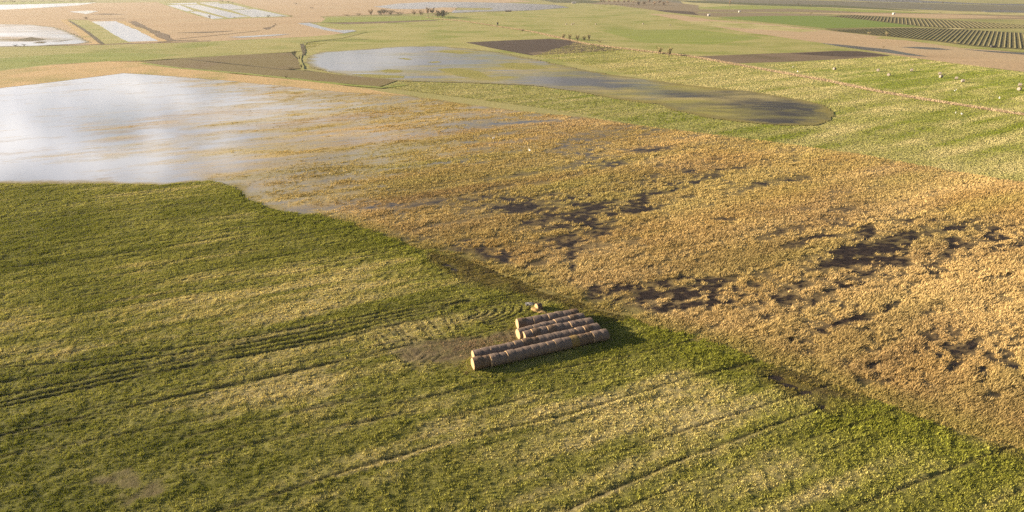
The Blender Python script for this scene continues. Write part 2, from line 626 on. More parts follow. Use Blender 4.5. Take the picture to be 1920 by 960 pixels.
S('ploughed_field', [(1300, 106.5), (1430, 101), (1500, 98.5), (1567, 95.5), (1607, 96), (1640, 99.5), (1672, 104.5), (1620, 109), (1480, 116), (1375, 119)], M_soil2, 'brown ploughed field with a darker far end at right', amp=1)
S('ploughed_field', [(1480, 101), (1567, 95.8), (1607, 96.3), (1668, 104.3), (1590, 107)], M_soil, 'dark moist end of the brown ploughed field', amp=2)
S('hay_meadow', [(1430, 122), (1480, 116.5), (1620, 109.5), (1680, 105), (1800, 121.5), (1920, 135), (2300, 212), (2300, 310), (1920, 212), (1850, 204), (1750, 188), (1640, 167), (1560, 150), (1450, 130)], M_grass, 'green meadow with the scattered round bales', amp=1)
S('hay_meadow', [(1500, 135), (1560, 130), (1640, 127), (1760, 121), (1840, 126), (1920, 136), (2200, 190), (2200, 240), (1920, 170), (1800, 165), (1700, 172), (1600, 158)], M_fresh, 'fresher green middle of the meadow with scattered bales', amp=4)

S('ploughed_field', [(873, 80), (950, 76), (1030, 73), (1064, 75), (1110, 83), (1167, 94), (1080, 99.5), (995, 104), (930, 92)], M_soil, 'dark bare soil field with pointed ends in the centre', amp=0.6)
S('ploughed_field', [(990, 100), (1010, 97), (1060, 97.5), (1100, 97), (1080, 99.2), (1000, 103.4)], M_soil2, 'greyer dry front corner of the dark soil field', amp=2)
S('field', [(600, 43), (640, 42.5), (700, 40.5), (800, 37.5), (828, 36.5), (815, 39), (720, 43.5), (650, 45.5)], M_soil2, 'narrow brown ploughed strip below the dark bushes', amp=1)

# tan flats and ponds, top left
S('reed_flat', [(-420, 16), (90, 15), (180, 5.5), (320, 4), (430, -2), (600, -8), (900, -6), (1000, 3), (860, 9), (850, 23), (700, 28), (600, 31), (622, 41), (560, 43), (660, 60), (560, 76), (400, 84), (200, 88), (-420, 100)], M_tan, 'pale pinkish tan flat of dry reeds at top left', amp=4)
S('dike', [(-420, 5), (0, 3.5), (100, 2.5), (182, 3.2), (150, 6), (40, 8), (-420, 11)], M_fresh, 'green grassy dike at the top left corner', amp=1)
S('pond', [(-420, 12), (0, 9), (60, 8), (182, 4.8), (150, 10), (90, 14), (50, 16), (0, 18.5), (-420, 26)], M_water, 'long white pond below the dike at top left', 'pond', amp=3)
S('field', [(127, 37), (165, 38), (205, 56), (245, 80), (190, 84), (160, 60)], M_grass, 'narrow green field between two ponds at top left', amp=1)
S('reed_strip', [(112, 37), (127, 37), (160, 60), (192, 84), (170, 84), (140, 58)], M_tan2, 'tan reed strip on the left of the narrow green field', amp=1)
S('pond', [(172, 40.5), (217, 40), (240, 49), (262, 59), (297, 77), (240, 78.5), (215, 66), (195, 52)], M_water, 'rectangular pale pond right of the narrow green field', 'pond', amp=1.2)
S('reed_strip', [(217, 40), (232, 40), (262, 50), (300, 68), (326, 78), (297, 77.5), (264, 60), (240, 49)], M_tan2, 'tan reed bank on the right of the rectangular pond', amp=2)
S('fish_pond_bank', [(292, 3), (430, 2), (475, 14), (552, 31), (400, 37), (350, 24)], M_grass, 'green banks dividing the group of rectangular ponds', amp=1)
for i, (q, lab) in enumerate((
        ([(314, 10), (336, 9), (363, 20), (350, 21.5)], 'small rectangular pond, left corner of the pond group'),
        ([(355, 22.5), (369, 21.5), (421, 34), (398, 35.8)], 'narrow rectangular pond, nearest left of the pond group'),
        ([(343, 10), (371, 8.8), (466, 31.5), (430, 34)], 'long rectangular pond in the middle of the pond group'),
        ([(380, 7.5), (430, 7.2), (467, 16), (430, 18.6)], 'pale rectangular pond, far right of the pond group'),
        ([(433, 19.3), (476, 17), (541, 30.5), (472, 32.6)], 'widest rectangular pond, near right of the pond group'),
        ([(312, 7), (368, 5), (370, 8), (340, 8.4)], 'thin pond at the far edge of the pond group'),
        ([(374, 5), (408, 4.6), (413, 6.6), (378, 7)], 'tiny far pond behind the pale rectangular pond'))):
    S('fish_pond', q, M_water, lab, 'pond', amp=0.8)
S('pond', [(558, 44), (580, 43), (606, 51), (632, 57), (660, 56.5), (668, 58.5), (645, 63), (610, 57)], M_water, 'thin crooked water strip beside the tan reed flat', 'pond', amp=1.5)
S('pond', [(700, 13), (745, 7), (800, 4), (880, 4), (960, 6), (1040, 9), (1068, 14), (1000, 19.5), (900, 22), (845, 24.5), (850, 19.5), (920, 18.5), (925, 15.5), (830, 14), (790, 17), (740, 17)], M_water, 'broad pale flood water at top centre', 'pond', amp=5)
S('pasture', [(615, 33), (850, 30), (860, 34), (830, 37), (700, 41), (600, 43)], M_fresh, 'green strip in front of the dark bushes', amp=1)

S('pasture', [(-420, 104), (0, 89), (190, 85), (330, 81), (400, 78), (480, 74), (570, 70), (640, 64), (690, 60), (640, 72), (575, 80), (566, 96), (548, 98), (337, 110), (262, 115), (200, 116), (100, 122), (0, 134), (-420, 172)], M_grass, 'long yellow green pasture across the upper left', amp=1.5)
S('pasture', [(-420, 130), (0, 110), (200, 98), (340, 104), (260, 114), (200, 115), (100, 121), (0, 132), (-420, 170)], M_fresh, 'greener lower side of the upper left pasture', amp=4)
S('reed_strip', [(-420, 176), (0, 134), (100, 122), (200, 116), (262, 116), (330, 127), (450, 140), (640, 160), (770, 181), (640, 174), (520, 161), (400, 150), (230, 138), (120, 152), (0, 166), (-420, 240)], M_tan2, 'tan sedge margin above the large flood water', amp=2)
S('fallow_field', [(337, 110), (440, 104), (547, 99), (558, 112), (566, 129), (533, 131)], M_olive, 'olive brown fallow field, smaller upper triangle', amp=0.8)
S('fallow_field', [(265, 117), (337, 110.8), (533, 131.6), (640, 138), (743, 152), (712, 163.5), (640, 157), (450, 137), (330, 127)], M_olive, 'olive brown fallow field, long lower wedge', amp=0.8)
ribbon('ditch', [(337, 110.4), (420, 118.5), (533, 131.3), (600, 135.5)], 1.8, M_dike, 'dark ditch between the two olive brown fallow fields', 'ditch')
ribbon('verge', [(265, 119), (330, 128), (450, 138), (560, 150), (640, 159), (715, 165), (760, 160)], 4.0, M_fresh, 'green verge along the lower olive brown fallow', 'verge')
ribbon('ditch', [(-420, 101), (0, 88.5), (165, 84.5), (330, 79.5), (395, 77)], 4.5, M_dike, 'dark bank along the near side of the upper left ponds', 'ditch')
ribbon('ditch', [(125, 36.5), (175, 36), (235, 35.5)], 5, M_dike, 'dark bank at the far end of the narrow green field', 'ditch')
ribbon('ditch', [(290, 3), (350, 2.2), (420, 2)], 7, M_dike, 'dark bank behind the group of rectangular ponds', 'ditch')
ribbon('ditch', [(129, 39), (160, 58), (192, 83)], 3.5, M_dike, 'dark ditch on the left of the narrow green field', 'ditch')
ribbon('ditch', [(250, 40), (280, 56), (325, 77)], 5, M_soil2, 'brown reed line behind the rectangular pond', 'ditch')
ribbon('ditch', [(330, 74), (420, 65), (487, 58)], 2.5, M_soil2, 'thin brown line crossing the tan reed flat', 'ditch')
ribbon('ditch', [(566, 83), (570, 97), (566, 104)], 3.0, M_dike, 'short dark ditch left of the middle flood pond', 'ditch')
ribbon('ditch', [(566, 81.5), (600, 77), (690, 74)], 1.5, M_dike, 'thin dark ditch above the middle flood pond', 'ditch')
ribbon('reed_strip', [(565, 98), (562, 112), (568, 131), (640, 141)], 2, M_grass, 'pale reed edge left of the middle flood pond', 'reeds')

# central pale field right of the middle pond
LINE_REED = [(800, 33.5), (870, 40), (1000, 60), (1100, 83), (1200, 95.5), (1290, 105.5), (1360, 118), (1450, 134), (1560, 154), (1640, 171), (1750, 190), (1850, 205.5), (1920, 216), (2250, 270)]
ribbon('reed_ditch', LINE_REED, 5.5, M_tan, 'long pinkish tan reed lined ditch crossing the pastures', 'ditch')

# hill beyond the lake
hb = bmesh.new()
N = 60
tops, bots = [], []
for i in range(N + 1):
    x = 2200 + i * 90
    y = 3200 + 300 * math.sin(i * .2)
    hgt = 20 + 90 * min(1, i / 12) * (0.7 + 0.3 * math.sin(i * .7) * math.sin(i * .23))
    bots.append((hb.verts.new((x, y, -1)), hb.verts.new((x + 200, y + 1500, -1))))
    tops.append(hb.verts.new((x, y + 700, hgt)))
for i in range(N):
    hb.faces.new((bots[i][0], bots[i + 1][0], tops[i + 1], tops[i]))
    hb.faces.new((tops[i], tops[i + 1], bots[i + 1][1], bots[i][1]))
tag(mesh_bm('hill', hb, M_hill, smooth=True), 'dark wooded hillside beyond the far right lake', 'hill', kind='structure')

# ------------------------------------------------------------------ near meadow: relief, ruts, colours
MOW = R(23)
MEADOW_PX = [(-330, 346), (0, 345), (150, 345), (300, 347), (345, 343), (395, 339), (450, 352), (472, 376), (530, 397), (590, 403),
             (640, 411), (690, 429), (740, 447), (790, 466), (870, 478), (960, 515), (1060, 548), (1120, 572), (1168, 584), (1230, 611),
             (1300, 629), (1380, 651), (1450, 681), (1500, 692), (1600, 727), (1700, 767), (1800, 802), (1920, 834), (2200, 925),
             (2500, 1150), (-560, 1150)]
MEADOW = pts(MEADOW_PX)
REED_EDGE_PX = MEADOW_PX[9:29]
REED_EDGE = pts(REED_EDGE_PX)

dry_f = field_of([
    (0, 370, .25), (0, 400, .15), (0, 460, .10), (0, 500, .12), (150, 560, .2), (150, 450, .15), (350, 370, .35), (230, 385, .5), (350, 410, .2), (330, 540, .55), (250, 620, .6), (480, 400, .25),
    (560, 550, .75), (480, 470, .40), (700, 450, .1), (620, 430, .1), (640, 500, .5), (640, 540, .85), (830, 560, .45), (0, 600, .4), (0, 650, .5), (200, 690, .4), (130, 640, .6),
    (100, 800, .2), (50, 900, .02), (20, 860, .0), (300, 850, .2), (430, 860, .2), (500, 700, .5), (560, 760, .75), (570, 755, .9), (700, 850, .55), (850, 820, .72),
    (1000, 760, .85), (1150, 780, .9), (1250, 720, .65), (1350, 750, .7), (1240, 640, .05), (1320, 660, .05), (1400, 690, .05), (1600, 790, .12), (1560, 840, .25),
    (1700, 860, .35), (1850, 930, .35), (1400, 900, .6), (1300, 810, .65), (1000, 920, .6), (700, 940, .5), (400, 940, .25), (250, 940, .2), (1550, 900, .5), (1050, 700, .45),
    (1000, 710, .4), (760, 640, .45), (760, 600, .35), (900, 580, .3), (940, 560, .2), (1000, 590, .15), (900, 710, .15), (860, 700, .2), (700, 690, .4), (1180, 640, .2), (1180, 610, .15),
    (1750, 900, .3), (1900, 880, .15), (1250, 860, .7), (1150, 870, .75), (950, 870, .65), (300, 780, .3), (430, 780, .45), (420, 580, .6), (1480, 760, .45)], 3.0)

LINES = [  # dark ruts: points, half width m, depth m, lightness of the edge
    ([(870, 562), (800, 572), (640, 603), (437, 640), (219, 672), (0, 694)], .18, .16),
    ([(880, 566), (760, 586), (640, 612), (437, 651), (219, 684), (0, 721)], .20, .20),
    ([(860, 572), (760, 592), (640, 620), (394, 667), (175, 711), (0, 746)], .20, .20),
    ([(840, 580), (740, 602), (640, 631), (372, 676), (131, 730), (0, 759)], .20, .20),
    ([(760, 606), (640, 638), (400, 680), (140, 735), (0, 768)], .20, .20),
    ([(905, 634), (880, 640), (760, 650), (690, 668), (640, 680), (437, 724), (219, 772), (0, 820)], .26, .15),
    ([(0, 507), (167, 487), (333, 462), (467, 440)], .24, .17),
    ([(150, 560), (300, 530), (467, 494), (640, 462)], .18, .10),
    ([(120, 545), (300, 500), (520, 452)], .15, .10),
    ([(0, 410), (180, 400), (420, 380)], .2, .1),
    ([(0, 440), (220, 420), (460, 405)], .2, .1),
    ([(200, 430), (380, 415), (560, 405)], .2, .1),
    ([(300, 455), (460, 428), (600, 418)], .2, .1),
    ([(400, 965), (520, 930), (640, 890), (815, 838), (946, 808), (1077, 777), (1280, 715), (1420, 680)], .22, .09),
    ([(341, 824), (503, 789), (640, 759), (760, 735)], .2, .08),
    ([(359, 864), (503, 829), (640, 802), (780, 775)], .2, .08),
    ([(1060, 960), (1280, 866), (1455, 800), (1542, 768)], .2, .09),
    ([(700, 770), (860, 735), (1000, 705), (1180, 670)], .2, .08),
    ([(830, 790), (1000, 745), (1180, 705)], .2, .06),
    ([(0, 860), (200, 825), (420, 780)], .2, .07),
]
LIGHT_LINES = [
    ([(1062, 963), (1282, 870), (1457, 804), (1544, 772)], .35), ([(640, 897), (815, 845), (946, 815), (1077, 784), (1280, 722)], .45),
    ([(0, 829), (219, 781), (437, 732), (640, 688), (760, 658)], .4), ([(167, 492), (333, 467), (467, 445)], .4), ([(400, 672), (640, 625)], .3),
    ([(300, 640), (640, 585), (780, 566)], .5), ([(380, 440), (560, 412)], .4), ([(440, 765), (560, 742), (640, 720)], .5)]
ARCS = []
for k in range(8):                                  # concentric turning tracks west of the stack
    r_ = 2.2 + 0.95 * k
    cx_, cy_ = at(862, 592)
    a0, a1 = -1.15, 0.95
    ARCS.append(np.array([(cx_ + 1.5 * r_ * math.cos(a) * .95, cy_ + .62 * r_ * math.sin(a) + .28 * r_ * math.cos(a)) for a in np.linspace(a0, a1, 14)]))
CHEV = []
for i, (a, b) in enumerate([((722, 596), (765, 648)), ((738, 603), (778, 650)), ((775, 600), (812, 645)), ((785, 602), (822, 645)), ((797, 598), (838, 640)),
                            ((828, 590), (850, 632)), ((838, 588), (862, 628)), ((846, 585), (868, 622)), ((757, 630), (790, 642)), ((712, 628), (742, 652)),
                            ((702, 634), (722, 656)), ((742, 650), (768, 676)), ((733, 660), (757, 684)), ((745, 662), (768, 686)), ((758, 655), (780, 676)),
                            ((790, 662), (764, 684)), ((800, 668), (770, 690)), ((812, 672), (780, 692)), ((700, 664), (712, 676)), ((828, 668), (800, 690)),
                            ((930, 630), (938, 644)), ((945, 626), (953, 642)), ((958, 622), (966, 640)), ((918, 634), (926, 648)), ((905, 634), (912, 648))]):
    CHEV.append(pts([a, b]))
MUD = pts([(770, 652), (800, 640), (850, 630), (900, 634), (940, 626), (966, 618), (985, 632), (970, 645), (930, 655), (885, 668), (872, 678), (830, 690), (790, 692), (755, 684), (735, 668)])
MUD2 = pts([(180, 905), (240, 890), (285, 905), (290, 935), (265, 950), (230, 925)])
WET = [pts([(800, 475), (870, 475), (960, 512), (1060, 545), (1170, 583), (1160, 600), (1090, 590), (1010, 570), (940, 545), (880, 530), (830, 505)]),
       pts([(1400, 690), (1440, 680), (1500, 692), (1600, 726), (1660, 752), (1600, 770), (1545, 772), (1500, 750), (1430, 725)]),
       pts([(1780, 810), (1840, 806), (1920, 838), (2000, 900), (1940, 890), (1860, 850)])]
PUDDLES = [  # dark water in the wet strip: px centre, half axes px, rotation
    (1452, 710, 16, 4, 10), (1480, 725, 14, 3, 25), (1510, 738, 12, 3, 12), (1540, 765, 14, 4, -18), (1460, 722, 8, 2, 30), (838, 500, 16, 4, 30), (850, 508, 10, 3, 10)]
LUSH = pts([(1170, 590), (1235, 614), (1300, 632), (1380, 655), (1420, 680), (1400, 720), (1330, 690), (1250, 655), (1180, 620)])
LUSH2 = pts([(420, 345), (455, 352), (478, 378), (530, 398), (600, 404), (700, 432), (800, 470), (830, 505), (740, 480), (640, 440), (520, 420), (430, 385)])
LUSH3 = pts([(1545, 775), (1620, 768), (1760, 810), (1860, 855), (1800, 880), (1650, 830), (1540, 800)])


def lines_depth(x, y):
    """rut depth and light-edge mask"""
    dep = np.zeros(x.shape)
    wob = (fbm(x, y, 6, 2, 91) - .5) * .5
    gap = sstep(.22, .45, fbm(x, y, 7, 3, 41))
    for ln, hw, d in LINES:
        D = dist_line(x + wob, y + wob, pts(ln))
        dep = np.maximum(dep, d * np.exp(-(D / (hw * 1.15)) ** 2) * (0.35 + .65 * gap))
    ms, mp = mow_coords(x, y)
    q_ = mp + (fbm(ms / 14, mp / 5, 3.0, 2, 92) - .5) * 2.2
    mdist = np.abs((q_ / 2.3 + .5) % 1.0 - .5) * 2.3
    mamp = sstep(.47, .66, fbm(ms / 16, mp, 3.2, 3, 93))
    dep = np.maximum(dep, .09 * mamp * np.exp(-(mdist / .17) ** 2))
    for ln in ARCS:
        D = dist_line(x + wob * .3, y + wob * .3, ln)
        dep = np.maximum(dep, .14 * np.exp(-(D / .2) ** 2) * (.3 + .7 * gap))
    for ln in CHEV:
        D = dist_line(x + wob * .3, y + wob * .3, ln)
        dep = np.maximum(dep, .095 * np.exp(-(D / .18) ** 2))
    lt = np.zeros(x.shape)
    for ln, hw in LIGHT_LINES:
        D = dist_line(x + wob, y + wob, pts(ln))
        lt = np.maximum(lt, np.exp(-(D / (hw * .65)) ** 2) * gap)
    return dep, lt


def mow_coords(x, y):
    c, s = math.cos(MOW), math.sin(MOW)
    return x * c + y * s, -x * s + y * c


def meadow_eval(x, y):
    """height and colour of the near meadow"""
    s, p = mow_coords(x, y)
    dep, lt = lines_depth(x, y)
    streak = fbm(s / 9, p, 1.6, 4, 5)
    streak2 = fbm(s / 14, p, 4.5, 3, 15)
    patch = fbm(x, y, 7, 4, 25)
    tuft = fbm(x, y, 0.9, 3, 35)
    d = dry_f(x, y) + (streak - .5) * 1.0 + (streak2 - .5) * .6 + (patch - .5) * .45 + (tuft - .5) * .3 + lt * .2
    d = np.clip(d + .05, 0, 1)
    mud = sstep(-1.0, 1.2, signed(x, y, MUD) + (fbm(x, y, 2.5, 3, 71) - .5) * 3.5)
    mud = np.maximum(mud, .8 * sstep(-.8, .8, signed(x, y, MUD2) + (fbm(x, y, 1.5, 3, 72) - .5) * 3.5))
    rut = np.clip(dep / .13, 0, 1)
    mud = np.maximum(mud, rut * .72)
    dark = np.clip(rut, 0, 1)[..., None] * (1 - sstep(-2, 1, signed(x, y, MUD))[..., None])
    wet = np.zeros(x.shape)
    for q in WET:
        wet = np.maximum(wet, sstep(-1.5, 2.5, signed(x, y, q) + (fbm(x, y, 5, 3, 81) - .5) * 6))
    lush = np.zeros(x.shape)
    for q in (LUSH, LUSH2, LUSH3):
        lush = np.maximum(lush, sstep(-1.5, 3, signed(x, y, q) + (fbm(x, y, 5, 3, 83) - .5) * 7))
    lush *= (1 - wet)
    d = d * (1 - .85 * lush)
    g_, o_, t_ = (np.array(c) for c in (GREEN, OLIVE, STRAW))
    d3 = d[..., None]
    col = np.where(d3 < .5, g_ + (o_ - g_) * d3 * 2, o_ + (t_ - o_) * (d3 * 2 - 1))
    col = col * (1 + .10 * lush[..., None])
    mc = np.array((.125, .086, .062))
    col = col + (mc - col) * (mud * (.45 + .5 * fbm(x, y, .8, 3, 73)))[..., None]
    col = col + (np.array((.060, .055, .022)) - col) * dark * .7  # rut shade, with dark green grass and soil, put into the colour
    wc = np.array((.135, .105, .032))
    wc2 = np.array((.085, .062, .03))
    wmix = fbm(x, y, 1.6, 4, 85)[..., None]
    wcol = wc2 + (wc - wc2) * np.clip((wmix - .3) * 3, 0, 1)
    col = col + (wcol - col) * (wet * .9)[..., None]
    h = (fbm(x, y, 1.1, 3, 45) - .5) * .20 + (fbm(s / 6, p, 1.2, 2, 55) - .5) * .16 + (fbm(x, y, .45, 2, 65) - .5) * .12
    h = h * (1 - .55 * mud) * (1 - .7 * wet) * (1 + .5 * lush)
    h = h - dep * 1.25 + .5 * lt * .12 - .10 * wet
    return h, col, mud, wet, lush, d


M_mud = mat_plain('peat_mud_mat', (0.014, 0.010, 0.009), (0.045, 0.032, 0.022), .5, .4, .2)
for q, lab in zip(WET, ('dark peaty mud in the wet strip behind the bale stack', 'dark peaty puddles in the wet corner right of the stack', 'dark peaty mud at the right edge of the meadow')):
    sheet('mud', None, M_mud, lab, 'mud', amp=0, z=.10, world=q)
print('meadow...')
ring = 0.0
x0, x1, y0, y1 = -150.0, 112.0, 33.0, 154.0
res = 0.27
gx = np.arange(x0, x1, res)
gy = np.arange(y0, y1, res)
# a finer strip near the viewer, coarser away: rows spaced with distance
gy = [y0]
while gy[-1] < y1:
    gy.append(gy[-1] + max(.16, .0030 * gy[-1]))
gy = np.array(gy)
X, Y = np.meshgrid(gx, gy)
X = X + (hash2(np.arange(X.size), np.zeros(X.size), 3).reshape(X.shape) - .5) * res * .5
keepbox = np.abs(X) < Y * 1.05 + 22
H, C, MUDm, WETm, LUSHm, DRYm = meadow_eval(X, Y)
ex = (fbm(X, Y, 5, 3, 7) - .5) * 4
ey = ex * 0
IN = inside(X + ex, Y + ey, MEADOW) & keepbox
Z = 0.30 + H
SD = signed(X[::1, ::1] + ex, Y + ey, MEADOW)
Z = Z - (1 - sstep(0, 1.6, SD)) * .22
for (px, py, a, b, rot) in PUDDLES:
    c_ = np.array(at(px, py))
    sx, sy = a / px_m(py), b / px_m(py) * 1.7
    cr, sr = math.cos(R(-rot)), math.sin(R(-rot))
    u_ = ((X - c_[0]) * cr + (Y - c_[1]) * sr) / sx
    v_ = (-(X - c_[0]) * sr + (Y - c_[1]) * cr) / sy
    k = np.exp(-(u_ ** 2 + v_ ** 2)) * (.6 + .8 * fbm(X, Y, .8, 2, 12))
    Z = Z - .36 * k
    C = C * (1 - .6 * np.clip(k * 1.5, 0, 1))[..., None]
nx_, ny_ = len(gx), len(gy)
idx = np.arange(nx_ * ny_).reshape(ny_, nx_)
q = np.stack([idx[:-1, :-1], idx[:-1, 1:], idx[1:, 1:], idx[1:, :-1]], -1).reshape(-1, 4)
ok = (IN.ravel()[q]).all(1)
q = q[ok]
used, inv = np.unique(q, return_inverse=True)
q = inv.reshape(-1, 4)
V = np.stack([X.ravel(), Y.ravel(), Z.ravel()], 1)[used]
mead = mesh_np('meadow', V, q, M_meadow, C.reshape(-1, 3)[used] * np.where(MUDm.ravel()[used] > .5, .85, .74)[:, None], smooth=True)
tag(mead, 'near green and straw meadow with tractor ruts around the bale stack', 'meadow', kind='structure')
MEAD = (gx, gy, Z)


def meadow_z(x, y):
    j = np.clip(np.searchsorted(gy, y) - 1, 0, ny_ - 2)
    i = np.clip(((x - x0) / res).astype(int), 0, nx_ - 2)
    return Z[j, i]


# ------------------------------------------------------------------ flooded reed bed
WETLAND_PX = [(-330, 350), (0, 348), (150, 347), (300, 350), (345, 346), (395, 342), (450, 356), (470, 380), (530, 400), (590, 407),
              (640, 416), (690, 434), (740, 452), (790, 472), (870, 486), (960, 522), (1060, 556), (1120, 580), (1168, 592), (1230, 618),
              (1300, 636), (1380, 660), (1450, 690), (1500, 700), (1600, 735), (1700, 776), (1800, 812), (1920, 846), (2200, 950),
              (2600, 900), (2600, 470), (1920, 345), (1800, 325), (1680, 303), (1560, 283), (1400, 261), (1250, 243), (1100, 222), (960, 208), (850, 193),
              (750, 178), (640, 167), (540, 160), (400, 147), (300, 138), (230, 136), (120, 148), (0, 162), (-330, 205)]
WETLAND = pts(WETLAND_PX)
veg_f = field_of([
    (-250, 260, 0), (0, 200, .0), (100, 250, .0), (200, 200, .02), (300, 170, .03), (80, 330, 0), (250, 320, .04), (330, 340, .1), (400, 310, .22), (310, 250, .22), (330, 230, .4), (260, 262, .35), (420, 240, .62), (380, 265, .6),
    (500, 200, .42), (580, 190, .58), (560, 240, .74), (450, 280, .6), (560, 290, .76), (640, 255, .72), (700, 240, .76), (700, 200, .9), (640, 180, .85), (560, 172, .8), (420, 158, .6), (400, 185, .12), (620, 300, .88), (520, 340, .82), (450, 330, .68),
    (800, 230, .84), (900, 222, .88), (860, 205, .95), (960, 222, .9), (560, 380, .9), (700, 350, .9), (800, 300, .9), (1000, 280, .85), (1130, 300, .85), (900, 350, .9), (800, 380, .86), (850, 420, .82),
    (950, 385, .62), (1080, 400, .7), (1060, 430, .72), (1200, 400, .78), (1250, 340, .85), (1320, 270, .85), (1300, 330, .78), (1400, 300, .92), (1100, 240, .97), (1500, 300, .98), (1600, 360, 1), (1850, 400, 1), (1700, 470, .78), (1850, 450, .75), (1640, 480, .66),
    (1500, 580, .85), (1700, 650, .9), (1300, 450, .98), (1450, 400, 1), (1800, 560, .98), (1880, 650, .92), (1750, 620, .85), (1400, 560, .84), (1350, 600, .95), (1550, 620, .86), (1800, 740, 1), (1900, 800, 1), (1600, 690, .98), (1000, 480, .96), (1150, 500, .98), (1000, 530, .95), (900, 450, .93), (1300, 550, .78), (120, 165, .2), (20, 178, .1), (230, 150, .05), (700, 420, .86), (650, 395, .85), (780, 440, .82), (860, 300, .92), (1480, 460, .9), (1560, 440, .92)], 3.2)
grn_f = field_of([(0, 200, 0), (300, 250, .1), (420, 250, .35), (640, 180, .4), (560, 172, .3), (420, 300, .2), (650, 320, .6), (750, 310, .8), (720, 330, .7), (900, 320, .5), (1000, 330, .6), (1080, 310, .5), (870, 370, .45), (620, 350, .5), (560, 310, .4), (700, 250, .25),
                  (840, 205, .45), (960, 215, .3), (1100, 240, .1), (1000, 400, .35), (800, 420, .35), (700, 400, .2), (900, 470, .1), (1100, 480, .05), (1300, 300, .25), (1460, 345, .5), (1600, 345, .3), (1600, 420, .05), (1800, 500, 0), (1500, 480, .25), (1620, 470, .3), (1400, 580, .1), (1700, 650, 0), (1850, 780, .2), (1600, 700, .15), (1800, 350, .05), (1300, 450, .1)], 3)
POOLS = [  # open dark water in the reeds: px centre, half axes px, rotation of the ellipse on the photo
    (905, 482, 34, 7, 14), (940, 492, 16, 6, 30), (1073, 470, 7, 22, 0), (1070, 505, 5, 9, 0), (955, 386, 26, 8, 0), (1090, 548, 42, 9, -6), (1150, 540, 18, 8, 10), (1185, 548, 26, 9, 16),
    (1205, 555, 14, 5, 10), (1263, 547, 16, 9, 0), (1335, 570, 16, 6, 10), (1510, 452, 14, 5, -8), (1545, 447, 26, 4, -6), (1640, 478, 40, 14, 12), (1680, 492, 26, 9, 0), (1600, 495, 34, 5, 8), (1590, 470, 26, 6, 0), (1745, 430, 22, 4, 5), (1780, 450, 34, 6, 12),
    (1885, 447, 38, 6, -8), (1840, 458, 30, 6, 0), (1580, 610, 34, 6, -12), (1610, 600, 34, 4, -10), (1545, 610, 18, 3, 0), (1640, 686, 18, 4, -6), (1785, 655, 26, 5, 6), (1790, 680, 14, 5, 0), (1870, 718, 34, 5, 14), (1815, 680, 18, 4, -10),
    (1390, 585, 22, 4, 20), (1420, 540, 10, 4, 0), (1040, 400, 60, 8, -6), (1090, 412, 34, 8, 14), (1110, 392, 26, 4, -8), (1165, 400, 44, 5, -8), (1280, 345, 30, 5, -10), (1300, 325, 24, 6, -6), (1350, 320, 26, 4, -6), (1440, 345, 30, 4, -8), (1310, 322, 30, 4, 0), (1500, 338, 22, 4, -8), (1220, 280, 46, 5, 0), (1100, 285, 50, 6, -4), (1150, 310, 30, 5, -6), (950, 232, 60, 3, -6), (1010, 228, 44, 2, -5), (1700, 415, 12, 4, 0), (1840, 385, 14, 4, 0), (1360, 412, 26, 4, 0),
    (560, 398, 20, 3, 5), (850, 305, 30, 3, -8), (720, 390, 40, 4, -5), (1480, 640, 20, 3, 15), (1890, 690, 20, 4, 0)]


def pool_mask(x, y):
    k = np.zeros(x.shape)
    wx = (fbm(x, y, 4.0, 4, 101) - .5)
    wy = (fbm(x, y, 4.0, 4, 102) - .5)
    for (px, py, a, b, rot) in POOLS:
        cr, sr = math.cos(R(rot)), math.sin(R(rot))
        # ellipse axes carried to the ground
        c_ = np.array(at(px, py))
        e1 = np.array(at(px + a * cr, py + a * sr)) - c_
        e2 = np.array(at(px - b * sr, py + b * cr)) - c_
        Mi = np.linalg.inv(np.stack([e1, e2], 1))
        dx, dy = x - c_[0], y - c_[1]
        sz = 1.5 * (np.hypot(*e1) + np.hypot(*e2))
        near = (np.abs(dx) < sz * 2) & (np.abs(dy) < sz * 2)
        if not near.any():
            continue
        dx, dy = dx[near] + wx[near] * sz * .45, dy[near] + wy[near] * sz * .45
        u_, v_ = Mi[0, 0] * dx + Mi[0, 1] * dy, Mi[1, 0] * dx + Mi[1, 1] * dy
        k[near] = np.maximum(k[near], np.exp(-(u_ ** 2 + v_ ** 2) * .8))
    return k


